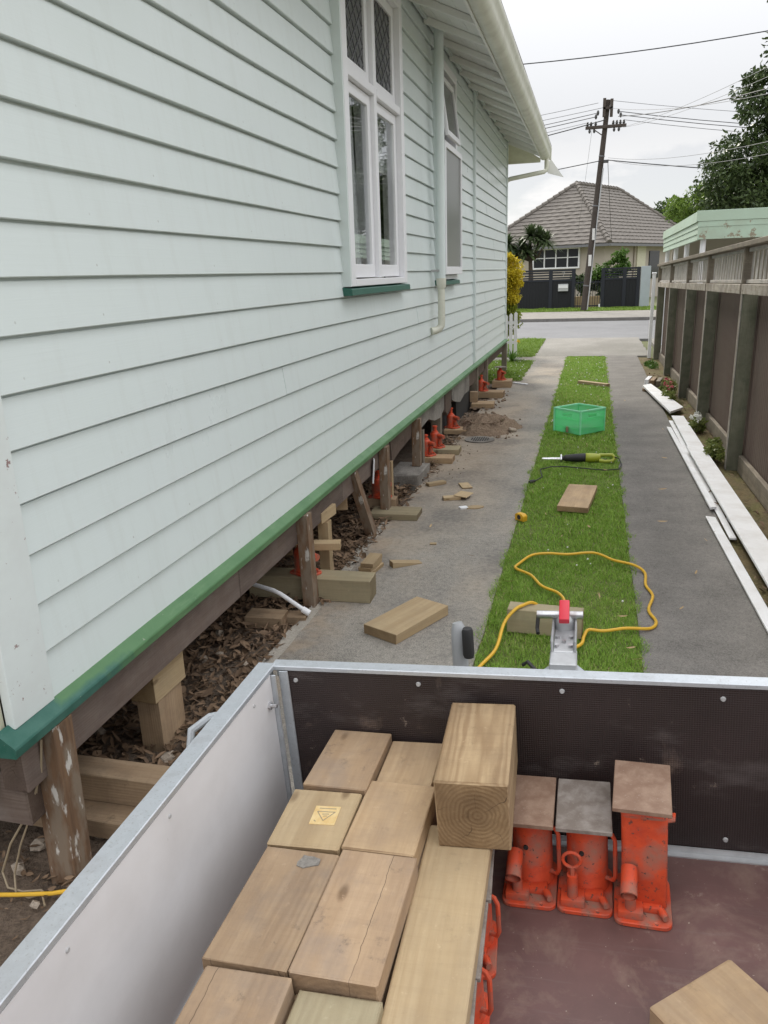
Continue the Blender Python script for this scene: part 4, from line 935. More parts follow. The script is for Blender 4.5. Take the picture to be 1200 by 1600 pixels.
crown('lower_crown', 'leaf_gold_green', t, [(-2.2, 20.2, 0.95, 0.42, 0.4, 0.6)], 100, 80, 0.07, 0.16, 10); limbs(t, (-2.25, 20.2, 0), 0.05, cs, every=14, top=(-2.2, 20.2, 2.0))
t = thing('leafy_shrub', 'bright green leafy shrub above the barred gate across the street', 'shrub', (1.1, 43.6, 0.05))
_, cs = crown('crown', 'leaf_mid', t, [(1.25, 43.6, 2.15, 0.65, 0.5, 0.62), (0.4, 43.6, 1.75, 0.5, 0.4, 0.45)], 46, 60, 0.16, 0.26, 12); limbs(t, (1.1, 43.6, 0.05), 0.06, cs, every=9, top=(1.2, 43.6, 2.2))
t = thing('gate_shrub', 'dull green shrub seen through the bars of the gate', 'shrub', (-0.4, 44.0, 0.05))
_, cs = crown('crown', 'leaf_palm', t, [(-0.5, 44.0, 1.2, 0.55, 0.4, 0.75), (0.3, 44.0, 1.0, 0.4, 0.4, 0.5)], 40, 50, 0.18, 0.25, 13); limbs(t, (-0.4, 44, 0.05), 0.05, cs, every=9, top=(-0.4, 44, 1.4))
def straps(par, mat, centre, n, L, w, seed, up=0.2, name='leaf_head'):
    g = np.random.default_rng(seed); V = []; F = []
    for i in range(n):
        a = g.random()*6.283; el = g.uniform(-0.5, 1.45); d = np.array([math.cos(a)*math.cos(el), math.sin(a)*math.cos(el), math.sin(el)+up]); d /= np.linalg.norm(d)
        s_ = np.cross(d, [0, 0, 1.0]); s_ /= np.linalg.norm(s_)+1e-9; l = L*g.uniform(0.65, 1.1); b0 = len(V); p = np.array(centre, float)
        for k in range(5):
            t_ = k/4; q = p + d*l*t_ + np.array([0, 0, -0.35*l*t_*t_]); ww = w*(1-t_)**0.6*0.5 + 0.002
            V += [q - s_*ww, q + s_*ww]
        for k in range(4): F.append([b0+2*k, b0+2*k+1, b0+2*k+3, b0+2*k+2])
    o = np_mesh(name, V, F, mat); o.parent = par; o.location = -WL[par]; return o
t = thing('cabbage_tree', 'spiky strap-leaved tree in front of the tiled house', 'tree', (-3.3, 44, 0.05))
MB().tube([(-3.3, 44, 0.05), (-3.25, 44, 1.6), (-3.3, 44, 2.6)], [0.16, 0.13, 0.1], 9).build('trunk', 'bark', t, True)
for k, (x, z, ) in enumerate(((-3.75, 3.35), (-2.85, 3.85), (-3.3, 4.0), (-4.2, 3.0), (-2.5, 3.65), (-3.5, 3.1), (-4.5, 3.6))):
    MB().tube([(-3.3, 44, 2.5), (x*0.5-1.65, 44, 2.7), (x, 44, z-0.25)], [0.08, 0.07, 0.05], 7).build('stem', 'bark', t, True); straps(t, 'leaf_palm', (x, 44, z-0.25), 170, 1.0, 0.13, 30+k)
# picket fence and flowers at the front of the house
pf = thing('picket_fence', 'short white picket fence below the golden shrub', 'fence', (-2.1, 19.6, 0))
for k in range(9):
    x = -1.79 - k*0.115; h_ = 1.05 - 0.03*k
    MB().prism([(x-0.04, 19.6, 0.03), (x+0.04, 19.6, 0.03), (x+0.04, 19.6, h_-0.05), (x, 19.6, h_), (x-0.04, 19.6, h_-0.05)], (0, 0.02, 0)).build('picket', 'white_paint', pf)
for z in (0.28, 0.75): MB().bb(-2.8, -1.75, 19.622, 19.66, z, z+0.07).build('rail', 'white_paint', pf)
t = thing('flax_clump', 'clump of strappy leaves with a yellow flower at the house corner', 'plant', (-1.72, 18.1, 0))
straps(t, 'leaf_mid', (-1.72, 18.1, 0.0), 60, 0.5, 0.03, 50, 0.9, 'leaf_clump')
crown('flower', 'yellow_flower', t, [(-1.58, 18.1, 0.46, 0.03, 0.03, 0.03)], 3, 10, 0.05, 0.03, 51)
for nm, mat, lab, c, r, ncl, lsz, fl, seed in (
    ('flowering_plant', 'leaf_garden', 'low plant with pink red flowers against the fence beyond the white boards', (1.24, 13.0, 0.12), (0.10, 0.9, 0.13), 36, 0.05, 'pink_flower', 60),
    ('flowering_plant', 'leaf_garden', 'small plant with white flowers beside the white boards', (1.34, 10.3, 0.09), (0.08, 0.16, 0.1), 14, 0.045, 'white_flower', 61),
    ('weed_clump', 'leaf_garden', 'yellow green weeds at the foot of the nearest visible fence post', (1.33, 8.72, 0.10), (0.07, 0.38, 0.11), 24, 0.05, None, 62),
    ('weed_clump', 'leaf_mid', 'low bright weeds along the fence foot near the street', (1.25, 17.4, 0.02), (0.10, 0.8, 0.04), 20, 0.04, None, 63)):
    t = thing(nm, lab, 'plant', (c[0], c[1], 0))
    crown('foliage', mat, t, [c + r], ncl, 45, lsz, 0.065, seed)
    if fl: crown('flower', fl, t, [(c[0]-0.02, c[1]-0.1, c[2]+0.1, r[0]*0.8, r[1]*0.6, r[2]*0.55)], 12 if fl == 'white_flower' else 16, 14, 0.03, 0.03, seed+20)
    MB().tube([(c[0], c[1], -0.02), (c[0], c[1], c[2])], 0.008, 6).build('stem', 'leaf_garden', t)

# ================================================================== JACKS
def rounded(m, sx_, sy, z0, z1, r, n=4, c=(0, 0)):
    pts = []
    for cx_, cy_, a0 in ((sx_/2-r, sy/2-r, 0), (-sx_/2+r, sy/2-r, 90), (-sx_/2+r, -sy/2+r, 180), (sx_/2-r, -sy/2+r, 270)):
        for k in range(n+1):
            a = rad(a0+90*k/n); pts.append((c[0]+cx_+r*math.cos(a), c[1]+cy_+r*math.sin(a), z0))
    m.prism(pts, (0, 0, z1-z0)); return m
def jack(kind_, label, M, group=None, plate='plate_rust', ph=0.235, ring=False):
    """hydraulic bottle jack; base centre at the origin, pump side towards -Y"""
    o = thing('bottle_jack', label, 'jack', M.translation, group, M)
    B = dict(parent=o, local=True)
    if kind_ in ('round', 'square'):
        rounded(MB(), 0.132, 0.165, 0, 0.012, 0.02).bevel(0.002).build('base', 'jack_dusty', smooth=True, **B)
        m = MB(); m.box((-0.028, -0.05, 0.022), (0.058, 0.045, 0.022)); m.box((0.01, -0.03, 0.02), (0.07, 0.03, 0.017)); m.bevel(0.005, 2); m.build('pump_block', 'jack_red', smooth=True, **B)
        if kind_ == 'round':
            MB().lathe([(0.053, 0.012), (0.053, 0.02), (0.050, 0.024), (0.050, ph-0.045), (0.046, ph-0.035), (0.03, ph-0.033), (0.03, ph-0.012)], (0.006, 0.03, 0), 28).build('cylinder', 'jack_red', smooth=True, **B)
        else:
            m = MB(); m.box((0.004, 0.022, (ph-0.045)/2+0.01), (0.104, 0.104, ph-0.045)); m.bevel(0.012, 3); m.build('cylinder', 'jack_red', smooth=True, **B)
            m = MB(); rounded(m, 0.106, 0.106, ph-0.05, ph-0.043, 0.014, c=(0.004, 0.022)); m.bevel(0.002); m.build('weld_seam', 'jack_dusty', **B)
            m = MB(); m.box((0.004, 0.022, ph-0.025), (0.092, 0.092, 0.03)); m.bevel(0.004); m.build('ram', 'jack_red', **B)
            MB().tube([(0.05, -0.02, ph-0.055), (0.068, -0.02, ph-0.05), (0.07, 0.0, ph-0.05), (0.055, 0.005, ph-0.055)], 0.005, 8).build('lug', 'jack_red', smooth=True, **B)
        m = MB(); m.box((0.0, 0.03, ph-0.006), (0.130, 0.195 if kind_ == 'round' else 0.19, 0.012), (0, 0, rad(random.uniform(-2, 2)))); m.bevel(0.0015)
        m.jitter(0.0004); m.build('top_plate', plate, **B)
        # pump: upright piston and sloping handle socket
        MB().tube([(-0.028, -0.055, 0.03), (-0.028, -0.055, 0.095)], 0.013, 12).build('pump', 'jack_red', smooth=True, **B)
        if ring:
            pts = [(-0.028, -0.058, 0.085), (-0.028, -0.058, 0.118)] + [(-0.028+0.021*math.sin(a), -0.058, 0.140-0.021*math.cos(a)) for a in np.linspace(0.25, 6.0, 16)] + [(-0.026, -0.058, 0.118), (-0.026, -0.058, 0.085)]
            MB().tube(pts, 0.0042, 8).build('ring_handle', 'jack_red', smooth=True, **B)
        else:
            pr_ = [(-0.030, -0.035, 0.128), (-0.032, -0.100, 0.103)]
            MB().tube([pr_[0], pr_[1]], 0.0190, 16, cap=False).tube([pr_[1], pr_[0]], 0.0145, 16, cap=False).build('handle_socket', 'jack_red', smooth=True, **B)
            MB().tube([(-0.030, -0.055, 0.1195), (-0.0302, -0.056, 0.1191)], 0.0144, 12).build('socket_bottom', 'tread', **B)
        MB().tube([(0.042, -0.045, 0.024), (0.052, -0.068, 0.024)], [0.010, 0.008], 10).build('release_valve', 'jack_dusty', smooth=True, **B)
        if kind_ == 'round':
            MB().tube([(0.05, 0.012, ph-0.06), (0.066, 0.004, ph-0.062), (0.073, 0.0, ph-0.075), (0.073, -0.003, 0.06), (0.068, 0.0, 0.045), (0.05, 0.01, 0.043)], 0.0055, 8).build('carry_handle', 'jack_red', smooth=True, **B)
            MB().tube([(0.006-0.012, -0.018, 0.13), (0.006-0.012, -0.024, 0.13)], 0.006, 8).build('plug', 'tread', **B)
    else:
        rounded(MB(), 0.135, 0.19, 0, 0.016, 0.025).bevel(0.003).build('base', 'jack_red', smooth=True, **B)
        MB().lathe([(0.060, 0.016), (0.060, 0.030), (0.056, 0.034), (0.056, 0.150), (0.052, 0.165), (0.036, 0.178), (0.034, 0.190), (0.022, 0.192), (0.022, ph-0.014), (0.030, ph-0.012), (0.030, ph)], (0, 0.02, 0), 22).build('cylinder', 'jack_red', smooth=True, **B)
        m = MB(); m.box((0.0, -0.045, 0.03), (0.05, 0.04, 0.03)); m.bevel(0.006, 2); m.build('pump_block', 'jack_red', smooth=True, **B)
        MB().lathe([(0.024, 0.04), (0.024, 0.095), (0.014, 0.10), (0.014, 0.135)], (0, -0.06, 0), 12).build('pump', 'jack_red', smooth=True, **B)
        MB().tube([(0, -0.03, 0.142), (0, -0.115, 0.132)], 0.024, 12).build('handle_socket', 'jack_red', smooth=True, **B)
        MB().tube([(0.035, -0.06, 0.03), (0.035, -0.085, 0.03)], 0.009, 8).build('release_valve', 'jack_red', smooth=True, **B)
        if kind_ == 'bottleplate':
            MB().box((0, 0.02, ph+0.006), (0.17, 0.17, 0.012)).bevel(0.002).build('top_plate', 'plate_dark', **B)
    return o
def at(x, y, z, rz=0): return Matrix.Translation((x, y, z)) @ Matrix.Rotation(rad(rz), 4, 'Z')

# ================================================================== UNDER THE HOUSE
def upright(name, x, y, z0, z1, wx, wy, mat, label, cat='post', tilt=(0, 0), group=None):
    """post: grain along its height (local X turned up)"""
    L = z1-z0; m = MB(); m.box((0, 0, 0), (L, wx, wy)).bevel(0.0018); me = m.mesh(name)
    o = link(name, me, mat); R = Matrix(((0, 1, 0), (0, 0, 1), (1, 0, 0))).to_4x4()
    o.matrix_world = Matrix.Translation((x, y, (z0+z1)/2)) @ Euler((rad(tilt[0]), rad(tilt[1]), 0)).to_matrix().to_4x4() @ R
    return tag(o, label, cat, group)
G = 'temporary posts under the house'
upright('house_post', -1.722, 1.925, -0.08, 0.605, 0.105, 0.10, 'post_stained', 'brown post with chipped white paint under the near corner of the house', 'post', (0, 1.5), G)
upright('house_post', -1.668, 4.30, -0.06, 0.605, 0.075, 0.09, 'post_stained', 'brown paint-streaked post standing against the heavy timber on the concrete', 'post', (0, -1.5), G)
upright('house_post', -1.685, 5.60, -0.05, 0.62, 0.07, 0.085, 'post_stained', 'leaning brown post tilted under the green sill', 'post', (25, -6), G)
upright('house_post', -1.670, 6.27, 0.053, 0.605, 0.075, 0.09, 'post_stained', 'upright brown post beside the white hanging board', 'post', (0, 0), G)
upright('house_post', -1.675, 7.60, 0.115, 0.605, 0.085, 0.09, 'post_stained', 'brown post standing on an old concrete footing', 'post', (0, 0.5), G)
upright('house_post', -1.80, 9.32, -0.05, 0.58, 0.12, 0.10, 'weathered', 'grey old post beyond the pair of red jacks', 'post', (0, 0), G)
upright('house_post', -1.76, 12.3, -0.05, 0.58, 0.12, 0.12, 'weathered', 'grey post behind the dirt heap next to the stacked blocks', 'post', (0, 0), G)
upright('house_post', -1.74, 13.45, -0.05, 0.58, 0.10, 0.10, 'weathered', 'grey post in front of the farthest jack', 'post', (0, 0), G)
upright('house_post', -1.70, 16.2, -0.05, 0.60, 0.10, 0.10, 'weathered', 'last grey post under the far corner by the lawn', 'post', (0, 0), G)
tag(MB().prism([(-1.90, 7.18, -0.05), (-1.57, 7.20, -0.05), (-1.57, 7.75, -0.05), (-1.90, 7.75, -0.05)], (0, 0, 0.165)).bevel(0.02, 2).jitter(0.006).build('concrete_footing', 'old_concrete'), 'rough concrete footing block with a brown post on top', 'footing')
# near crib
timber('bearer_timber', 1.25, 0.11, 0.12, (-1.95, 2.225, 0.082), (0, 0, rad(1)), 'timber_under', 'upper crib timber lying across under the near end of the house', 'timber', 'crib timbers')
timber('bearer_timber', 1.15, 0.20, 0.08, (-1.95, 2.18, 0.0), (0, 0, rad(-1)), 'timber_under', 'lower crib timber on the soil under the near end of the house', 'timber', 'crib timbers')
upright('stump', -1.83, 2.76, -0.06, 0.235, 0.11, 0.20, 'timber_under', 'short timber stump carrying a packer near the corner of the house', 'post')
timber('packer', 0.25, 0.125, 0.165, (-1.828, 2.76, 0.237), (0, 0, rad(88)), 'timber_pale', 'pale packer block on the short stump under the bearer', 'timber', 'packers')
# second jack group
timber('heavy_timber', 0.82, 0.17, 0.15, (-1.70, 4.44, 0.0), (0, 0, rad(2)), 'timber_green', 'heavy square timber laid out from under the house with a jack on it', 'timber', 'bearing timbers')
jack('bottle', 'red bottle jack on the heavy square timber nearest the trailer', at(-1.74, 4.44, 0.151, 65), 'bottle jacks under the house', ph=0.24)
timber('timber_offcut', 0.24, 0.14, 0.075, (-1.85, 4.02, -0.03), (0, 0, rad(4)), 'timber_under', 'short offcut on the leaves beside the white pipe', 'timber', 'offcuts in the leaves')
timber('timber_offcut', 0.12, 0.10, 0.06, (-1.68, 4.10, -0.04), (0, 0, rad(10)), 'timber_under', 'small offcut half under the end of the white pipe', 'timber', 'offcuts in the leaves')
upright('light_pile', -1.72, 4.80, -0.05, 0.40, 0.075, 0.075, 'timber_pale', 'new pale pile behind the nearest red jack', 'post')
timber('packer', 0.30, 0.09, 0.05, (-1.72, 4.66, 0.245), (0, 0, rad(12)), 'timber_pale', 'thin pale packer crossing beside the new pile', 'timber', 'packers')
timber('packer', 0.25, 0.09, 0.075, (-1.74, 4.84, 0.402), (0, 0, rad(85)), 'timber_pale', 'pale packer between the new pile and the bearer', 'timber', 'packers')
timber('packer', 0.14, 0.10, 0.13, (-1.93, 4.52, 0.25), (0, 0, rad(20)), 'timber_tan', 'stubby tan block behind the streaked post', 'timber', 'packers')
timber('packer', 0.10, 0.05, 0.12, (-1.80, 5.42, 0.29), (0, 0, rad(15)), 'timber_tan', 'small block hanging off the bearer left of the leaning post', 'timber', 'packers')
wpipe = MB().tube([(-1.63, 4.10, 0.045), (-1.79, 4.12, 0.135), (-1.84, 4.13, 0.150), (-2.2, 4.3, 0.145)], [0.014, 0.014, 0.014, 0.014], 10); wpipe.tube([(-1.60, 4.10, 0.028), (-1.645, 4.10, 0.053)], 0.021, 10)
tag(wpipe.build('waste_pipe', 'white_paint', None, True), 'bent white pipe poking out from under the house', 'pipe')
# third group
timber('bearing_plank', 0.42, 0.24, 0.052, (-1.57, 6.22, 0.0), (0, 0, rad(2)), 'timber_green', 'flat plank on the concrete at the foot of the upright brown post', 'timber', 'bearing timbers')
timber('bearing_block', 0.30, 0.13, 0.085, (-1.76, 6.42, 0.02), (0, 0, rad(3)), 'timber_under', 'block behind the upright brown post with a jack on it', 'timber', 'bearing timbers')
jack('bottle', 'red bottle jack half hidden behind the upright brown post', at(-1.76, 6.42, 0.106, 70), 'bottle jacks under the house', ph=0.24)
upright('light_pile', -1.69, 6.50, 0.0, 0.42, 0.06, 0.06, 'timber_pale', 'pale pile just behind the upright brown post', 'post')
tag(MB().box((-1.70, 6.02, 0.45), (0.012, 0.11, 0.19), (0, 0.08, 0.3)).build('hanging_board', 'white_paint'), 'small white board hanging under the sill beside the brown post', 'board')
# pair of jacks on planks
timber('bearing_plank', 0.42, 0.20, 0.062, (-1.62, 8.27, 0.0), (0, 0, rad(1)), 'timber_tan', 'front plank under the pair of red jacks', 'timber', 'bearing timbers')
timber('bearing_plank', 0.42, 0.24, 0.062, (-1.62, 8.72, 0.0), (0, 0, rad(2)), 'timber_green', 'rear plank under the pair of red jacks', 'timber', 'bearing timbers')
jack('bottle', 'front red jack of the pair standing on planks', at(-1.715, 8.30, 0.063, 60), 'bottle jacks under the house', ph=0.23)
jack('bottle', 'rear red jack of the pair standing on planks', at(-1.69, 8.72, 0.063, 60), 'bottle jacks under the house', ph=0.25)
upright('light_pile', -1.70, 7.95, -0.04, 0.42, 0.05, 0.08, 'weathered', 'thin grey pile close behind the post on the concrete footing', 'post')
# jack by the dirt heap
timber('bearing_plank', 0.36, 0.26, 0.055, (-1.62, 9.92, 0.0), (0, 0, rad(3)), 'timber_tan', 'plank under the single jack beside the dirt heap', 'timber', 'bearing timbers')
jack('bottle', 'single red jack beside the dirt heap', at(-1.715, 9.95, 0.056, 60), 'bottle jacks under the house', ph=0.26)
# far groups
timber('bearing_plank', 0.34, 0.30, 0.07, (-1.57, 11.95, 0.0), (0, 0, rad(3)), 'timber_tan', 'low flat plank just past the dirt heap', 'timber', 'bearing timbers')
timber('bearing_block', 0.40, 0.28, 0.10, (-1.56, 12.95, 0.0), (0, 0, rad(-2)), 'timber_tan', 'thicker block between the flat plank and the farthest jack', 'timber', 'bearing timbers')
timber('bearing_block', 0.12, 0.12, 0.16, (-1.72, 12.0, 0.07), (0, 0, rad(4)), 'timber_under', 'small upright block on the plank past the dirt heap', 'timber', 'bearing timbers')
jack('bottle', 'red jack partly hidden behind the grey post past the dirt heap', at(-1.72, 12.95, 0.101, 60), 'bottle jacks under the house', ph=0.26)
jack('bottle', 'small red jack between the block and the farthest jack', at(-1.80, 13.75, -0.02, 60), 'bottle jacks under the house', ph=0.3)
timber('bearing_block', 0.34, 0.40, 0.115, (-1.52, 14.22, 0.0), (0, 0, rad(2)), 'timber_tan', 'block carrying the farthest red jack near the lawn', 'timber', 'bearing timbers')
jack('bottleplate', 'farthest red jack with a flat plate on top near the lawn', at(-1.55, 14.22, 0.116, 50), 'bottle jacks under the house', ph=0.225)
tag(MB().box((-1.22, 14.5, 0.012), (0.33, 0.05, 0.02), (0, 0, rad(-38))).build('white_batten', 'white_paint'), 'short white batten lying by the lawn corner', 'batten')

# dirt heap, rubble, litter
m = MB(); rr_ = random.Random(4)
def heap(u, v):
    a = u*2*math.pi; r = v
    px_ = -1.30 + math.cos(a)*r*0.42*(1+0.16*math.sin(3*a)+0.07*math.sin(7*a)); py = 10.18 + math.sin(a)*r*0.56*(1+0.1*math.sin(2*a+1))
    h_ = 0.19*(1-r**2.0)*(1+r*(0.16*math.sin(3*a+1)+0.10*math.sin(5*a-2))) if r < 1 else 0
    return Vector((px_, py, 0.002 + max(0, h_) + 1.6*(0.006*math.sin(23*math.cos(a)*r+5*r)+0.006*math.sin(31*math.sin(a)*r+2)+0.004*math.sin(60*math.cos(a)*r+47*math.sin(a)*r))*(r < 0.97)))
m.grid(heap, 48, 16); bmesh.ops.remove_doubles(m.bm, verts=m.bm.verts, dist=0.002)
tag(m.build('dirt_heap', 'soil_pile', None, True), 'heap of dug brown soil on the concrete beside the house', 'dirt')
def clods(name, region, n, smin, smax, mat, seed, z=0.0):
    g = random.Random(seed); m = MB()
    for i in range(n):
        x = g.uniform(*region[:2]); y = g.uniform(*region[2:4]); s_ = g.uniform(smin, smax)
        r = bmesh.ops.create_icosphere(m.bm, subdivisions=1, radius=s_, matrix=Matrix.Translation((x, y, z + s_*0.35)) @ Matrix.Diagonal((1, g.uniform(.6, 1.3), g.uniform(.5, .9), 1)))
        for v in r['verts']: v.co += Vector((g.uniform(-1, 1), g.uniform(-1, 1), g.uniform(-1, 1)))*s_*0.25
    return kind(m.build(name, mat), 'stuff')
clods('soil_crumbs', (-1.55, -1.05, 9.85, 10.5), 120, 0.008, 0.028, 'soil_pile', 11, 0.125)
clods('soil_crumbs', (-1.75, -0.85, 9.5, 10.9), 200, 0.005, 0.020, 'soil_pile', 1)
clods('soil_crumbs', (-1.7, -1.2, 7.3, 9.2), 60, 0.004, 0.010, 'soil_pile', 2)
clods('rubble', (-3.0, -1.68, 1.2, 7.5), 140, 0.010, 0.035, 'rubble', 3, -0.02)
clods('rubble', (-1.75, -1.3, 11.0, 13.6), 110, 0.008, 0.03, 'soil_pile', 5)
tag(MB().box((-0.93, 10.02, 0.03), (0.10, 0.07, 0.03), (0.3, 0.2, 0.5)).bevel(0.008).build('rubble_chunk', 'rubble'), 'pale chunk of rubble at the foot of the dirt heap', 'rubble')
def litter(name, n, xr, yr, z0, seed, mat='dead_leaf', size=(0.03, 0.085), dens=None):
    g = np.random.default_rng(seed)
    x = g.uniform(xr[0], xr[1], n); y = g.uniform(yr[0], yr[1], n)
    k = np.ones(n, bool)
    if dens is not None: k = g.random(n) < dens(x, y)
    x, y = x[k], y[k]; n = len(x)
    a = g.uniform(0, 6.283, n); t1 = g.normal(0, 0.35, n); L = g.uniform(size[0], size[1], n); Wd = L*g.uniform(0.14, 0.42, n); z = z0 + g.uniform(0.004, 0.045, n)
    d = np.stack([np.cos(a), np.sin(a), t1], 1); d /= np.linalg.norm(d, axis=1, keepdims=True); s_ = np.stack([-np.sin(a), np.cos(a), g.normal(0, 0.35, n)], 1)
    P = np.stack([x, y, z], 1); up = np.array([0, 0, 1.0]); cur = g.uniform(-0.25, 0.5, (n, 1))
    Lc = L[:, None]; Wc = Wd[:, None]
    rows = []
    for t_, w_ in ((-0.5, 0.08), (-0.2, 0.9), (0.15, 1.0), (0.5, 0.05)):
        q = P + d*Lc*t_ + up*cur*Lc*(t_*t_)*1.6
        rows += [q + s_*Wc*0.5*w_ + up*Wc*0.25*w_, q, q - s_*Wc*0.5*w_ + up*Wc*0.25*w_]
    V = np.stack(rows, 1).reshape(-1, 3); F = []
    base = np.arange(n)[:, None]*12
    for r in range(3):
        for c in range(2): F.append(base + np.array([r*3+c, r*3+c+1, r*3+c+4, r*3+c+3]))
    return np_mesh(name, V, np.concatenate(F), mat)
kind(litter('leaf_litter', 15000, (-3.4, -1.64), (2.3, 7.3), -0.03, 21, size=(0.025, 0.085)), 'stuff')
kind(litter('leaf_litter', 1500, (-1.85, -1.52), (4.3, 7.6), -0.01, 22, dens=lambda x, y: np.clip((-1.50-x)*4, 0, 1)), 'stuff')
kind(litter('leaf_litter', 450, (-1.75, -1.45), (7.6, 9.6), 0.0, 23, dens=lambda x, y: np.clip((-1.42-x)*4, 0, 1)), 'stuff')
kind(litter('bed_litter', 420, (1.10, 1.50), (4.5, 16.0), -0.02, 25, 'dead_leaf', (0.03, 0.08)), 'stuff')
kind(litter('soil_twigs', 600, (-2.6, -1.62), (0.9, 2.3), -0.035, 24, size=(0.015, 0.05)), 'stuff')

# thin cables by the near post, yellow lead at the left edge
tag(MB().tube([(-1.70, 1.86, 0.57), (-1.715, 1.85, 0.45), (-1.78, 1.84, 0.30), (-1.88, 1.83, 0.15), (-1.93, 1.82, 0.03), (-1.90, 1.80, -0.015), (-1.84, 1.80, -0.02), (-1.78, 1.82, -0.02), (-1.74, 1.80, -0.02)], 0.004, 6).build('hanging_cable', 'wire_tan', None, True), 'tan cable hanging in a loop at the near house post', 'cable', 'loose cables')
tag(MB().tube([(-1.72, 1.862, 0.50), (-1.76, 1.85, 0.33), (-1.85, 1.84, 0.14), (-1.89, 1.83, 0.02), (-1.86, 1.79, -0.02), (-1.80, 1.78, -0.02), (-1.76, 1.80, -0.015), (-1.72, 1.76, -0.02)], 0.0035, 6).build('hanging_cable', 'wire_tan', None, True), 'second thinner tan cable curling on the soil by the near post', 'cable', 'loose cables')
tag(MB().tube([(-2.4, 1.76, -0.01), (-1.96, 1.745, -0.008), (-1.84, 1.77, -0.006), (-1.72, 1.80, -0.004), (-1.55, 1.86, 0.012), (-1.3, 1.9, 0.015)], 0.0075, 8).build('yellow_lead', 'cord_yellow', None, True), 'short visible run of yellow lead on the soil at the left edge', 'cord')

# ================================================================== ON THE DRIVE
timber('plank_offcut', 0.50, 0.245, 0.062, (-0.99, 4.12, 0.0), (0, 0, rad(64)), 'timber_pale', 'thick pale plank lying on the concrete in front of the trailer', 'timber')
for i, (dz, dx_) in enumerate(((0.0, 0.0), (0.032, -0.006), (0.064, 0.004))):
    timber('short_board', 0.22, 0.095, 0.03, (-1.435+dx_, 4.93, dz), (0, 0, rad(80+4*i)), 'timber_pale', ('bottom', 'middle', 'top')[i] + ' board of the small stack at the edge of the concrete', 'timber', 'small board stack')
wd = MB(); wd.prism([(-0.115, -0.035, 0), (0.115, -0.035, 0), (0.115, -0.035, 0.006), (-0.115, -0.035, 0.045)], (0, 0.07, 0)); wd.bevel(0.002); o = wd.build('timber_wedge', 'timber_pale', center=False); o.location = (-1.22, 5.09, 0); o.rotation_euler = (0, 0, rad(36)); tag(o, 'tapered timber wedge beside the small board stack', 'wedge')
timber('timber_chip', 0.20, 0.07, 0.03, (-1.42, 7.29, 0), (0, 0, rad(42)), 'timber_pale', 'narrow offcut nearest the house among the scattered chips', 'timber', 'chips on the concrete')
timber('timber_chip', 0.19, 0.10, 0.014, (-1.125, 7.27, 0.0), (0, 0, rad(112)), 'timber_pale', 'flat chip farthest up the drive among the scattered chips', 'timber', 'chips on the concrete')
timber('timber_chip', 0.16, 0.075, 0.03, (-1.18, 6.80, 0), (0, 0, rad(20)), 'timber_pale', 'small thick offcut tucked under the square plywood chip', 'timber', 'chips on the concrete')
timber('plywood_chip', 0.17, 0.13, 0.008, (-1.08, 6.86, 0.032), (0.06, 0, rad(75)), 'timber_pale', 'square plywood chip resting on a small offcut', 'timber', 'chips on the concrete')
m = MB(); m.prism([(0.075*math.cos(a)*(1+0.15*math.cos(2*a)), 0.05*math.sin(a), 0) for a in np.linspace(0, 6.283, 15)[:-1]], (0, 0, 0.008)); o = m.build('bark_flake', 'timber_pale', center=False); o.location = (-0.935, 6.57, 0); o.rotation_euler = (0, 0, 0.4); tag(o, 'rounded orange wood flake nearest the grass strip', 'wood flake', 'chips on the concrete')
tag(MB().box((-1.03, 6.54, 0.006), (0.07, 0.06, 0.012), (0, 0, 0.5)).build('paint_flake', 'white_paint'), 'small white paint flake beside the orange wood flake', 'paint flake')
timber('timber_chip', 0.05, 0.03, 0.012, (-1.11, 5.55, 0), (0, 0, 0.2), 'timber_pale', 'tiny chip alone on the grey concrete', 'timber', 'chips on the concrete')
timber('beam_offcut', 0.42, 0.115, 0.145, (-0.185, 4.17, 0.0), (0, 0, rad(-3)), 'timber_green', 'greenish beam offcut on the grass with yellow cord over it', 'timber')
timber('square_board', 0.74, 0.26, 0.05, (-0.05, 6.87, 0.015), (0, 0, rad(84)), 'timber_tan', 'flat square-cut board lying on the grass below the saw', 'timber')
timber('far_board', 0.66, 0.10, 0.05, (0.08, 14.35, 0.01), (0, 0, rad(-42)), 'timber_pale', 'board lying across the grass beyond the green crate', 'timber')

# crate
cr = thing('green_crate', 'translucent green plastic crate on the grass strip', 'crate', (-0.10, 9.98, 0.01), M=at(-0.10, 10.13, 0.012, 45+3))
def crate_wall(M):
    m = MB(); Wd, H = 0.44, 0.29; hx0, hx1, hz0, hz1 = -0.075, 0.075, 0.205, 0.245
    xs = [-Wd/2, hx0, hx1, Wd/2]; zs = [0.0, hz0, hz1, H]
    for i in range(3):
        for j in range(3):
            if i == 1 and j == 1: continue
            m.prism([(xs[i], 0, zs[j]), (xs[i+1], 0, zs[j]), (xs[i+1], 0, zs[j+1]), (xs[i], 0, zs[j+1])], (0, 0.004, 0))
    bmesh.ops.remove_doubles(m.bm, verts=m.bm.verts, dist=1e-5)
    m.xf(M); return m
for k in range(4):
    Mk = Matrix.Rotation(rad(90*k), 4, 'Z') @ Matrix.Translation((0, -0.22, 0.0))
    crate_wall(Mk).build('side', 'crate_green', cr, local=True)
    MB().bb(-0.228, 0.228, -0.232, -0.212, 0.285, 0.302).bb(-0.228, -0.205, -0.23, -0.217, 0.0, 0.285).xf(Matrix.Rotation(rad(90*k), 4, 'Z')).build('rim', 'crate_rim', cr, local=True)
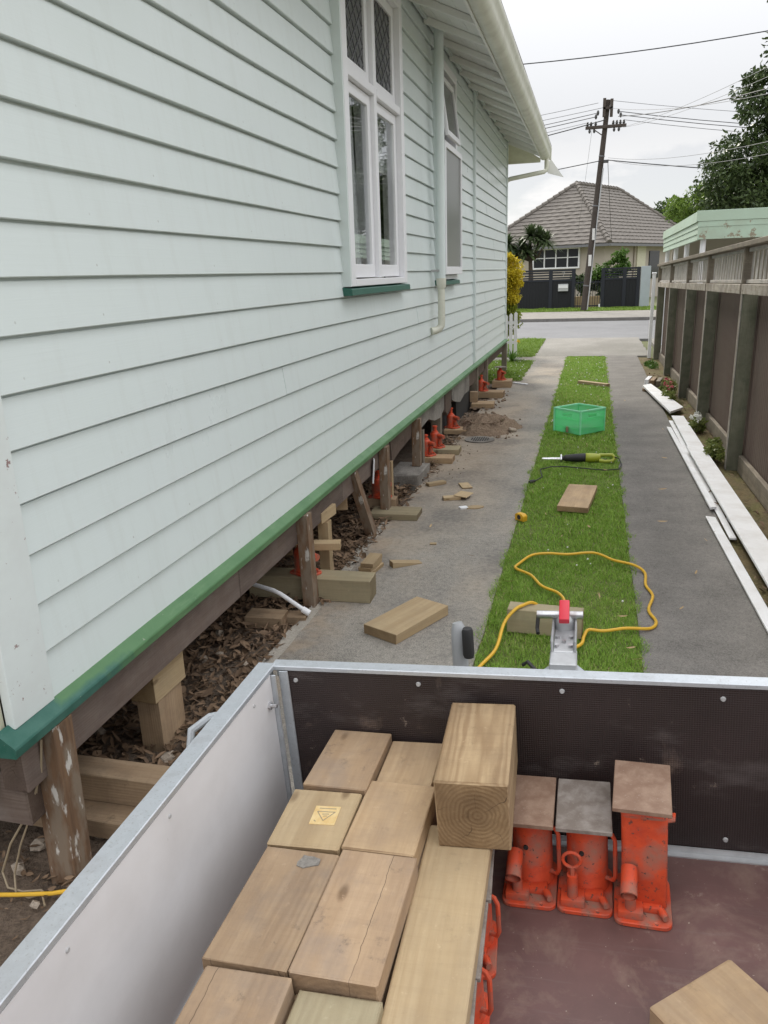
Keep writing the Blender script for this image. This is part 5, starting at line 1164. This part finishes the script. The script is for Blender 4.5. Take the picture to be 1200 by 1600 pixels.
for k in range(4):
    MB().bb(-0.2, 0.2, -0.2265, -0.2205, 0.06, 0.072).bb(-0.2, 0.2, -0.2265, -0.2205, 0.17, 0.182).bb(-0.09, 0.09, -0.2275, -0.2205, 0.19, 0.20).xf(Matrix.Rotation(rad(90*k), 4, 'Z')).build('rib', 'crate_green', cr, local=True)
MB().bb(-0.214, 0.214, -0.214, 0.214, 0.002, 0.007).build('bottom', 'crate_green', cr, local=True)
timber('crate_offcut', 0.26, 0.09, 0.07, (-0.13, 10.0, 0.021), (0, 0, rad(5)), 'timber_under', 'dark offcut lying inside the green crate', 'timber')
timber('crate_offcut', 0.20, 0.10, 0.05, (0.02, 10.15, 0.021), (0, 0, rad(-35)), 'timber_pale', 'pale offcut lying inside the green crate', 'timber')
# reciprocating saw: lies along +X, blade to -X
sw = thing('reciprocating_saw', 'yellow green reciprocating saw with a black front lying on the grass', 'saw', (-0.05, 8.38, 0.02), M=at(-0.05, 8.40, 0.055, 5) @ Matrix.Rotation(rad(48), 4, 'X') @ Matrix.Translation((0, 0, -0.05)))
k_ = dict(parent=sw, local=True)
MB().tube([(-0.20, 0, 0.035), (-0.17, 0, 0.035), (-0.165, 0, 0.04), (-0.06, 0, 0.045), (0.05, 0, 0.05)], [0.022, 0.026, 0.034, 0.043, 0.048], 14).build('gear_housing', 'black_grip', smooth=True, **k_)
MB().tube([(0.05, 0, 0.05), (0.06, 0, 0.05), (0.16, 0, 0.05), (0.20, 0.0, 0.047)], [0.045, 0.050, 0.048, 0.038], 14).build('motor_body', 'saw_green', smooth=True, **k_)
m = MB(); m.tube([(0.19, -0.035, 0.05), (0.25, -0.045, 0.05), (0.33, -0.04, 0.05), (0.355, 0, 0.05), (0.33, 0.035, 0.05), (0.26, 0.035, 0.05), (0.19, 0.03, 0.05)], [0.024, 0.019, 0.018, 0.022, 0.019, 0.018, 0.022], 10); m.build('handle', 'saw_green', smooth=True, **k_)
MB().bb(0.22, 0.27, -0.028, -0.015, 0.042, 0.058).build('trigger', 'black_grip', **k_)
m = MB(); m.prism([(-0.41, -0.004, 0.03), (-0.40, -0.01, 0.03), (-0.20, -0.012, 0.03), (-0.20, 0.012, 0.03), (-0.40, 0.008, 0.03)], (0, 0, 0.003)); m.build('blade', 'bright_steel', **k_)
MB().bb(-0.215, -0.195, -0.035, 0.035, 0.01, 0.065).bevel(0.004).build('shoe', 'bright_steel', **k_)
tag(MB().tube([(0.30, 8.41, 0.07), (0.35, 8.40, 0.05), (0.37, 8.25, 0.02), (0.33, 8.05, 0.025), (0.20, 7.97, 0.03), (0.0, 8.02, 0.03), (-0.2, 8.08, 0.03), (-0.34, 8.06, 0.03), (-0.45, 7.95, 0.025), (-0.43, 7.80, 0.02), (-0.41, 7.66, 0.02), (-0.45, 7.54, 0.02), (-0.49, 7.47, 0.02)], 0.006, 7).build('saw_flex', 'black_grip', None, True), 'black power flex trailing from the saw over the grass', 'cable')
tag(MB().tube([(-0.52, 7.43, 0.02), (-0.505, 7.45, 0.02), (-0.47, 7.49, 0.02)], [0.014, 0.022, 0.012], 10).build('flex_plug', 'black_grip', None, True), 'black plug on the end of the saw flex at the grass edge', 'plug')
tm = thing('tape_measure', 'yellow tape measure at the left edge of the grass', 'tape measure', (-0.50, 6.25, 0), M=at(-0.50, 6.25, 0.004, -40))
m = MB(); m.prism([(-0.05, -0.025, 0), (0.05, -0.025, 0), (0.05, -0.025, 0.045), (0.03, -0.025, 0.062), (-0.03, -0.025, 0.062), (-0.05, -0.025, 0.05)], (0, 0.05, 0)); m.bevel(0.007, 2); m.build('case', 'yellow_plastic', tm, True, local=True)
MB().tube([(0.0, -0.027, 0.032), (0.0, 0.027, 0.032)], 0.02, 14).build('hub_disc', 'black_grip', tm, True, local=True); MB().bb(-0.075, -0.05, -0.01, 0.01, 0.003, 0.006).build('tape_end', 'alloy', tm, local=True)
# yellow extension cord, smoothed through its bends
def spline(pts, n=8):
    P = [Vector(p) for p in pts]; P = [P[0]*2-P[1]] + P + [P[-1]*2-P[-2]]; out = []
    for i in range(1, len(P)-2):
        for k in range(n):
            t = k/n; a, b, c, d = P[i-1:i+3]
            out.append(0.5*((2*b) + (c-a)*t + (2*a-5*b+4*c-d)*t*t + (3*b-a-3*c+d)*t**3))
    return out + [P[-2]]
cz = 0.032
cord = [(-0.56, 3.2, .02), (-0.50, 3.60, .02), (-0.43, 3.83, cz), (-0.405, 4.02, .10), (-0.355, 4.09, .155), (-0.31, 4.16, .160), (-0.26, 4.21, .158), (-0.20, 4.26, .10), (-0.13, 4.40, cz), (-0.09, 4.55, cz), (-0.134, 4.681, cz), (-0.24, 4.778, cz), (-0.324, 4.957, cz), (-0.435, 5.069, cz), (-0.416, 5.169, cz), (-0.346, 5.343, cz), (-0.235, 5.404, cz), (-0.094, 5.406, cz), (0.088, 5.466, cz), (0.224, 5.337, cz), (0.355, 5.262, cz), (0.423, 5.179, .012), (0.417, 4.963, .01), (0.448, 4.785, .01), (0.41, 4.562, .01), (0.441, 4.396, .01), (0.399, 4.294, .012), (0.265, 4.229, cz), (0.143, 4.172, cz), (0.06, 4.17, cz), (0.035, 4.08, cz), (0.02, 3.98, cz), (-0.05, 3.88, cz), (-0.12, 3.7, cz)]
tag(MB().tube(spline(cord), 0.0095, 8).build('extension_cord', 'cord_yellow', None, True), 'long yellow extension cord looping over the grass and beam offcut', 'cord')
# white boards stacked along the right edge
def wboard(pts, z0, z1, label, t=0.02):
    o = MB().prism([(x, y, z0 if i in (0, 1) else z1) for i, (x, y) in enumerate(pts)], (0, 0, t)).bevel(0.002).jitter(0.0015).build('white_board', 'board_white'); return tag(o, label, 'board', 'white painted boards by the fence')
wboard([(0.885, 13.84), (1.03, 14.03), (1.31, 11.62), (1.10, 11.22)], 0.05, 0.05, 'far white board lying on blocks, farthest along the fence', 0.03)
wboard([(1.10, 11.00), (1.25, 10.98), (1.27, 8.75), (1.10, 8.72)], 0.045, 0.045, 'wide white board next below the far board', 0.022)
wboard([(1.06, 8.98), (1.235, 8.90), (1.34, 5.2), (1.33, 3.3)], 0.068, 0.068, 'widest and longest white board nearest the trailer', 0.022) if False else wboard([(1.075, 8.95), (1.25, 8.85), (1.33, 3.4), (1.15, 3.4)], 0.068, 0.068, 'widest and longest white board nearest the trailer', 0.022)
wboard([(0.985, 10.32), (1.035, 10.28), (1.09, 6.76), (1.035, 6.72)], 0.02, 0.02, 'narrow white strip on the drive side of the stack', 0.022)
wboard([(0.975, 6.52), (1.045, 6.50), (1.125, 3.4), (1.055, 3.4)], 0.01, 0.01, 'white strip with flaked paint nearest the camera side of the stack', 0.018)
wboard([(1.06, 10.9), (1.11, 10.88), (1.13, 6.0), (1.08, 6.0)], 0.004, 0.004, 'thin white strip wedged low between the larger boards', 0.014)
for k, (x, y) in enumerate(((1.20, 11.8), (0.99, 13.7))):
    timber('board_rest', 0.22, 0.07, 0.048, (x, y, 0.0), (0, 0, 0.3), 'timber_under', ('near', 'far')[k] + ' wooden rest under the far white board', 'timber', 'rests under the white board')
for k, (x, y) in enumerate(((1.2, 10.6), (1.19, 9.05), (1.22, 6.5), (1.24, 4.4))):
    timber('board_rest', 0.16, 0.09, 0.043 if k < 2 else 0.066, (x, y, 0.0), (0, 0, 0.1), 'white_paint', ('first', 'second', 'third', 'last')[k] + ' bearer from the street under the wide white boards', 'timber', 'bearers under the wide white boards')
for k, (x, y, mt, lb) in enumerate(((1.10, 14.25, 'timber_dirty', 'brown end of a bundled offcut'), (1.19, 14.15, 'weathered', 'dark end of a bundled offcut'), (1.02, 14.35, 'white_paint', 'white end of a bundled offcut'))):
    timber('bundled_offcut', 0.5, 0.07, 0.11, (x, y+0.2, 0.0), (0, 0, rad(80)), mt, lb + ' beyond the far white board', 'timber', 'offcut bundle')

# single fallen leaves on the paving
lf = 0
gl_ = random.Random(5); leaf_src = litter('fallen_leaf', 1, (0, 0.0001), (0, 0.0001), 0.0, 71, 'pale_leaf', (0.075, 0.08))
leaf_src.location = (0.12, 4.62, 0.03); tag(leaf_src, 'dry tan leaf lying loose on the grass strip', 'leaf', 'loose fallen leaves')
for x, y, z in ((0.82, 8.6, 0), (0.70, 7.3, 0), (0.62, 6.3, 0), (0.90, 5.9, 0), (0.75, 5.2, 0), (0.60, 4.6, 0), (-0.15, 5.75, .03), (0.05, 6.0, .03), (-0.30, 6.3, .03), (-0.45, 4.75, .03), (0.25, 4.35, .03), (0.28, 3.95, .03), (0.20, 7.9, .03), (0.93, 10.2, 0), (-0.78, 5.3, 0), (-1.2, 5.9, 0), (0.30, 3.8, .03), (0.55, 12.5, 0), (-0.2, 6.25, .03)):
    o = leaf_src.copy(); C.objects.link(o); o.location = (x, y, z); o.rotation_euler = (0, 0, gl_.uniform(0, 6.28)); o.scale = (gl_.uniform(.7, 1.2),)*3
    if x > 0.34: tag(o, 'dry tan leaf lying on the right concrete strip', 'leaf', 'leaves on the right strip')
    elif x < -0.53: tag(o, 'dry tan leaf lying on the left concrete strip', 'leaf', 'leaves on the left strip')

# ================================================================== GRASS
def grass(name, regs, mat, seed):
    g = np.random.default_rng(seed); Vs = []; Fs = []; b = 0
    for x0, x1, y0, y1, den, h, w, z in regs:
        n = int((x1-x0)*(y1-y0)*den); P = np.stack([g.uniform(x0, x1, n), g.uniform(y0, y1, n), np.full(n, z)], 1)
        wob = 0.018*np.sin(P[:, 1]*9.7) + 0.012*np.sin(P[:, 1]*23.0 + 2) + g.normal(0, 0.008, n)
        P[:, 0] += wob*np.clip((np.abs(P[:, 0]-(x0+x1)/2)/((x1-x0)/2)-0.8)*5, 0, 1)*np.sign(P[:, 0]-(x0+x1)/2)
        clump = np.sin(P[:, 0]*23+P[:, 1]*7)*np.sin(P[:, 1]*19-P[:, 0]*11)*0.3 + np.sin(P[:, 0]*5.1+1)*np.sin(P[:, 1]*2.3)*0.25
        a = g.uniform(0, 6.283, n); hh = h*(0.55+0.75*g.random(n))*(1+clump); lean = np.stack([np.cos(a), np.sin(a), np.zeros(n)], 1)*(hh*g.uniform(0.3, 1.3, n))[:, None]
        s_ = np.stack([-np.sin(a), np.cos(a), np.zeros(n)], 1)*(w*(0.6+0.8*g.random(n)))[:, None]*0.5
        top = P + lean + np.array([0, 0, 1])*hh[:, None]; mid = P + lean*0.35 + np.array([0, 0, 1])*(hh*0.62)[:, None]
        V = np.stack([P-s_, P+s_, mid+s_*0.8, top, mid-s_*0.8], 1).reshape(-1, 3); i = np.arange(n)[:, None]*5
        Fs.append(np.concatenate([i+np.array([0, 1, 2]), i+np.array([0, 2, 4]), i+np.array([4, 2, 3])]) + b); Vs.append(V); b += len(V)
    return kind(np_mesh(name, np.concatenate(Vs), np.concatenate(Fs), mat), 'stuff')
grass('grass', [(-0.545, 0.355, 2.6, 5.6, 22000, 0.024, 0.0030, -0.012), (-0.545, 0.355, 5.6, 9.0, 12000, 0.026, 0.0042, -0.012), (-0.545, 0.355, 9.0, 14.0, 5500, 0.029, 0.0065, -0.012), (-0.545, 0.355, 14.0, 19.27, 2600, 0.031, 0.010, -0.012)], 'grass_blade', 1)
grass('lawn_grass', [(-3.2, -1.25, 14.95, 18.34, 2600, 0.045, 0.010, 0.0), (-4.0, -1.31, 19.22, 24.3, 1300, 0.05, 0.014, 0.0)], 'lawn_blade', 2)
grass('verge_grass', [(-6, 3.2, 39.05, 42.0, 500, 0.06, 0.03, 0.06)], 'lawn_blade', 3)
g_ = np.random.default_rng(9)
def dots(name, n, xr, yr, z, r, mat, seed):
    g = random.Random(seed); m = MB()
    for i in range(n): bmesh.ops.create_icosphere(m.bm, subdivisions=1, radius=r*g.uniform(.6, 1.1), matrix=Matrix.Translation((g.uniform(*xr), g.uniform(*yr), z)))
    return kind(m.build(name, mat), 'stuff')
dots('clover_flowers', 60, (-0.48, 0.3), (10.5, 19), 0.03, 0.012, 'white_flower', 1); dots('clover_flowers', 26, (-0.48, 0.3), (4.3, 10), 0.03, 0.007, 'white_flower', 2); dots('clover_flowers', 50, (-2.2, -1.3), (15, 18.2), 0.045, 0.012, 'white_flower', 3)

# ================================================================== TRAILER
TM = Matrix.Translation((-0.80, 1.821, 0.451)) @ Euler((rad(-0.3), rad(-3.4), rad(0.3)), 'XYZ').to_matrix().to_4x4()
tr = thing('box_trailer', 'galvanised box trailer with a dark ply front board loaded with timber and jacks', 'trailer', (-0.80, 1.821, 0.451), M=TM)
K = dict(parent=tr, local=True)
TW, TL = 1.52, 2.4
MB().bb(0.0, TW, -TL, 0.0, -0.018, 0.0).build('floor', 'ply_floor', **K)
MB().bb(0.012, TW, 0.002, 0.016, -0.02, 0.488).build('front_panel', 'ply_front', **K)
MB().bb(-0.018, -0.002, -TL, -0.03, -0.02, 0.488).build('side_panel', 'trailer_grey', **K)
MB().bb(TW+0.002, TW+0.018, -TL, 0.0, -0.02, 0.488).build('side_panel', 'trailer_grey', **K)
MB().bb(-0.010, TW+0.03, -0.004, 0.038, 0.489, 0.503).bb(-0.010, TW+0.03, 0.034, 0.039, 0.45, 0.4885).bevel(0.002).build('front_rim', 'galvanised', **K)
MB().bb(-0.052, 0.0, -TL, 0.012, 0.490, 0.505).bb(-0.0525, -0.047, -TL, 0.012, 0.44, 0.4895).bevel(0.002).build('side_rim', 'galvanised', **K)
MB().bb(TW, TW+0.052, -TL, -0.006, 0.490, 0.505).bevel(0.002).build('side_rim', 'galvanised', **K)
MB().bb(-0.022, 0.012, -0.028, -0.022, -0.02, 0.486).bb(-0.0175, -0.0125, -0.0215, 0.018, -0.02, 0.486).bevel(0.002).build('corner_angle', 'galvanised', **K)
MB().bb(0.0125, 0.040, -0.004, 0.0015, 0.005, 0.487).bevel(0.0015).build('corner_angle', 'galvanised', **K)
MB().bb(0.03, TW, -0.022, -0.001, 0.0005, 0.004).bb(0.03, TW, -0.004, -0.0005, 0.0045, 0.020).build('floor_angle', 'alloy', **K)
MB().bb(-0.0015, 0.004, -TL, -0.04, 0.0005, 0.03).build('floor_angle', 'alloy', **K)
for u_, w_ in ((0.416, 0.462), (0.796, 0.46), (1.182, 0.458), (1.199, 0.05), (0.06, 0.458)): MB().tube([(u_, 0.003, w_), (u_, -0.0025, w_)], [0.0075, 0.005], 10).build('screw', 'screw_metal', smooth=True, **K)
for v_, w_ in ((-0.15, 0.46), (-0.60, 0.458), (-0.95, 0.455)): MB().tube([(-0.003, v_, w_), (0.0005, v_, w_)], [0.006, 0.004], 10).build('screw', 'screw_metal', smooth=True, **K)
m = MB(); m.tube([(-0.004, -0.062, 0.41), (0.006, -0.062, 0.41)], 0.011, 6); m.tube([(0.006, -0.062, 0.41), (0.022, -0.062, 0.41)], 0.006, 8); m.build('latch_bolt', 'bright_steel', **K)
# tie rail, mudguards, wheels, chassis and drawbar
MB().tube([(-0.055, -0.015, 0.36), (-0.12, -0.02, 0.36), (-0.20, -0.05, 0.355), (-0.235, -0.10, 0.34), (-0.235, -0.13, 0.28), (-0.22, -0.13, 0.02)], 0.012, 8).build('tie_rail', 'galvanised', smooth=True, **K)
MB().bb(-0.235, -0.055, -0.16, -0.155, 0.20, 0.30).build('bracket_plate', 'galvanised', **K)
for s_, u_ in ((-1, -0.16), (1, TW+0.16)):
    m = MB()
    for k in range(10):
        a0, a1 = rad(18*k), rad(18*(k+1)); bar(m, (u_, -1.3+0.36*math.cos(a0), -0.17+0.36*math.sin(a0)), (u_, -1.3+0.36*math.cos(a1), -0.17+0.36*math.sin(a1)), 0.20, 0.004, (1, 0, 0)) if False else m.prism([(u_-0.1, -1.3+0.36*math.cos(a0), -0.17+0.36*math.sin(a0)), (u_+0.1, -1.3+0.36*math.cos(a0), -0.17+0.36*math.sin(a0)), (u_+0.1, -1.3+0.36*math.cos(a1), -0.17+0.36*math.sin(a1)), (u_-0.1, -1.3+0.36*math.cos(a1), -0.17+0.36*math.sin(a1))], (0, 0, 0.004))
    m.build('mudguard', 'galvanised', **K)
    wh = MB().tube([(u_-0.075, -1.3, -0.17), (u_-0.06, -1.3, -0.17), (u_+0.06, -1.3, -0.17), (u_+0.075, -1.3, -0.17)], [0.24, 0.275, 0.275, 0.24], 32).build('wheel', 'tread', tr, True, local=True, center=False)
    MB().tube([(u_-0.08, -1.3, -0.17), (u_+0.08, -1.3, -0.17)], 0.15, 24).build('rim', 'galvanised', wh, True, local=True, center=False)
m = MB(); m.bb(0.05, 0.10, -TL, 0.0, -0.08, -0.02); m.bb(TW-0.10, TW-0.05, -TL, 0.0, -0.08, -0.02); m.bb(-0.08, TW+0.08, -1.33, -1.27, -0.14, -0.085); m.build('chassis', 'galvanised', **K)
for u0 in (0.10, TW-0.10): bar(MB(), (u0, 0.0, -0.055), (0.76, 1.06, -0.055), 0.05, 0.075).build('drawbar', 'galvanised', **K)
m = MB(); m.prism([(0.60, 0.86, -0.012), (0.92, 0.86, -0.012), (0.80, 1.06, -0.012), (0.72, 1.06, -0.012)], (0, 0, 0.008)); m.build('gusset_plate', 'galvanised', **K)
# coupling
CU, CV, CW = 0.758, 1.06, 0.0
cpl = MB(); cpl.bb(CU-0.052, CU+0.052, CV-0.12, CV+0.01, CW+0.0, CW+0.05); cpl.bb(CU-0.05, CU-0.042, CV-0.02, CV+0.20, CW+0.045, CW+0.10); cpl.bb(CU+0.042, CU+0.05, CV-0.02, CV+0.20, CW+0.045, CW+0.10); cpl.bb(CU-0.041, CU+0.041, CV-0.02, CV+0.20, CW+0.045, CW+0.055)
cpo = cpl.bevel(0.004).build('coupling', 'alloy', **K)
def sub(mb, name, mat, smooth=False):
    o = mb.build(name, mat, cpo, smooth, local=True, center=True); o.location = o.location - cpo.location; return o
sub(MB().tube([(CU-0.115, CV+0.20, CW+0.115), (CU+0.075, CV+0.20, CW+0.115)], 0.017, 14), 'cross_tube', 'bright_steel', True)
sub(MB().tube([(CU-0.11, CV+0.20, CW+0.11), (CU-0.115, CV+0.18, CW+0.06), (CU-0.11, CV+0.15, CW+0.05)], 0.008, 8), 'lever', 'black_grip', True)
sub(MB().lathe([(0.045, 0), (0.045, 0.03), (0.036, 0.06), (0.015, 0.075)], (CU, CV+0.21, CW+0.055), 16), 'ball_socket', 'alloy', True)
m = MB(); m.prism([(CU-0.021, CV+0.12, CW+0.11), (CU-0.021, CV+0.22, CW+0.145), (CU-0.021, CV+0.24, CW+0.165), (CU-0.021, CV+0.22, CW+0.175), (CU-0.021, CV+0.11, CW+0.135)], (0.042, 0, 0)); sub(m.bevel(0.005, 2), 'release_handle', 'handle_red', True)
for du, dv in ((-0.027, 0.02), (0.027, 0.02), (-0.027, 0.10), (0.027, 0.10), (0.0, 0.06)): sub(MB().tube([(CU+du, CV+dv, CW+0.055), (CU+du, CV+dv, CW+0.066)], 0.010, 6), 'bolt', 'bright_steel')
MB().tube([(0.39, 0.78, -0.30), (0.39, 0.78, 0.20), (0.39, 0.785, 0.26), (0.385, 0.79, 0.285)], [0.030, 0.030, 0.028, 0.018], 16).build('jockey_stand', 'grey_tube', smooth=True, **K)
MB().tube([(0.43, 0.74, 0.17), (0.43, 0.74, 0.18), (0.43, 0.74, 0.275), (0.43, 0.74, 0.285)], [0.018, 0.021, 0.021, 0.017], 14).build('jockey_grip', 'black_grip', smooth=True, **K)
MB().tube([(0.66, 0.96, 0.0), (0.62, 0.99, 0.03), (0.60, 1.0, 0.01)], 0.008, 8).build('cable_clip', 'black_grip', **K)

# load: timber and jacks on the trailer floor
def tt(name, u0, u1, v0, v1, w0, w1, mat, label, group='timber on the trailer', yaw=0.0, tilt=(0, 0)):
    return timber(name, abs(v1-v0), u1-u0, w1-w0, ((u0+u1)/2, (v0+v1)/2, w0), (rad(tilt[0]), rad(tilt[1]), rad(90+yaw)), mat, label, 'timber', group, TM)
for a, b, w0, w1, lb in ((0.157, 0.325, 0.0005, 0.125, 'lower timber of the left column under the stacked planks'), (0.155, 0.325, 0.1255, 0.2505, 'upper timber of the left column under the stacked planks'), (0.330, 0.490, 0.0005, 0.125, 'lower timber of the right column under the stacked planks'), (0.330, 0.492, 0.1255, 0.2505, 'upper timber of the right column under the stacked planks')):
    tt('stack_bearer', a, b, -0.02, -1.10, w0, w1, 'timber_dirty', lb)
tt('plank_block', 0.160, 0.328, -0.006, -0.262, 0.251, 0.311, 'timber_dirty', 'short brown plank at the far left of the timber stack against the front board', yaw=-1)
tt('plank_block', 0.334, 0.478, -0.012, -0.205, 0.251, 0.292, 'timber_tan', 'short plank with a knot at the front of the stack beside the square post', yaw=0.5)
tt('plank_block', 0.143, 0.318, -0.268, -0.470, 0.251, 0.303, 'timber_pale', 'short yellowish plank with a brass nail plate on it', yaw=1.0)
tt('plank_block', 0.323, 0.492, -0.212, -0.462, 0.251, 0.302, 'timber_tan', 'plain tan plank between the nail-plate plank and the long pale plank', yaw=-1.0)
tt('plank_block', 0.148, 0.322, -0.479, -0.795, 0.251, 0.301, 'timber_dirty', 'dirty plank with a grey putty patch in the middle left of the stack', yaw=-1.2)
tt('plank_block', 0.326, 0.498, -0.468, -0.797, 0.251, 0.303, 'timber_cracked', 'cracked weathered plank in the middle right of the stack', yaw=-0.8)
tt('plank_block', 0.162, 0.336, -0.803, -1.09, 0.251, 0.299, 'timber_cracked', 'plank at the near left end of the stack', yaw=0.3)
tt('plank_block', 0.345, 0.505, -0.803, -1.09, 0.251, 0.276, 'timber_green', 'greenish thin plank at the near right end of the stack', yaw=-0.5)
tt('long_plank', 0.504, 0.652, -0.30, -1.25, 0.210, 0.258, 'timber_pale', 'long pale plank lying along the right side of the stack', yaw=1.2)
lg = MB(); lg.box((0, 0, 0.0865), (0.345, 0.166, 0.173)).bevel(0.004).jitter(0.0012); o = link('square_post', lg.mesh('square_post'), 'timber_post'); o.matrix_world = TM @ Matrix.Translation((0.602, -0.20, 0.2595)) @ Euler((0, 0, rad(90+2.5))).to_matrix().to_4x4(); tag(o, 'short thick square post with end grain showing, on top of the timber stack', 'timber', 'timber on the trailer')
# nail plate and putty
m = MB(); m.box((0, 0, 0), (0.062, 0.066, 0.0012)); o = m.build('nail_plate', 'brass_tag', center=False); o.matrix_world = TM @ Matrix.Translation((0.252, -0.362, 0.3048)) @ Matrix.Rotation(rad(3), 4, 'Z'); tag(o, 'small square brass plate with a stamped triangle on the yellowish plank', 'plate')
m = MB()
for a, b in (((-0.022, 0.012), (0.022, 0.012)), ((0.022, 0.012), (0.0, -0.02)), ((0.0, -0.02), (-0.022, 0.012)), ((-0.02, 0.024), (0.022, 0.024)), ((-0.022, -0.02), (-0.017, -0.024)), ((-0.008, 0.003), (0.009, 0.004)), ((-0.004, -0.004), (0.006, -0.003))): bar(m, (a[0], a[1], 0.0008), (b[0], b[1], 0.0008), 0.0022, 0.0008)
o2 = m.build('stamped_mark', 'wire_tan', o, local=True, center=False)
m = MB(); m.prism([(0.028*math.cos(a)*gl_.uniform(.6, 1.2), 0.024*math.sin(a)*gl_.uniform(.6, 1.2), 0) for a in np.linspace(0, 6.283, 12)[:-1]], (0, 0, 0.003)); o = m.build('putty_patch', 'alloy', center=False); o.data.materials[0] = MATS['old_concrete']; o.matrix_world = TM @ Matrix.Translation((0.262, -0.515, 0.3015)); tag(o, 'grey lump of dried mortar on the dirty plank', 'mortar')
# loose block at the lower right
bl_ang = math.degrees(math.atan2(-0.143, -0.17))
o = timber('loose_block', 0.42, 0.222, 0.09, (1.143-0.086+0.135, -0.425-0.071-0.16, 0.001), (0, 0, rad(-50)), 'timber_tan', 'pale knotty block lying askew on the trailer floor at the lower right', 'timber', 'timber on the trailer', TM)
TJ = lambda u_, v_, rz=0: TM @ Matrix.Translation((u_, v_, 0.0005)) @ Matrix.Rotation(rad(rz), 4, 'Z')
jack('round', 'round red jack with a rusty plate closest to the square post in the trailer', TJ(0.712, -0.175, 0), 'bottle jacks in the trailer', 'plate_rust', 0.235)
jack('round', 'round red jack with a dark plate and wire ring handle in the trailer', TJ(0.847, -0.178, -1), 'bottle jacks in the trailer', 'plate_dark', 0.235, ring=True)
jack('square', 'tall square-bodied red jack with a brown plate in the trailer', TJ(0.982, -0.195, -2), 'bottle jacks in the trailer', 'plate_rust', 0.312)
jack('round', 'red jack under the far end of the long plank', TJ(0.585, -0.40, 4), 'bottle jacks in the trailer', 'plate_dark', 0.208)
jack('round', 'red jack under the middle of the long plank', TJ(0.590, -0.60, 3), 'bottle jacks in the trailer', 'plate_dark', 0.208)
jack('round', 'red jack under the near end of the long plank', TJ(0.595, -0.80, 3), 'bottle jacks in the trailer', 'plate_dark', 0.208)
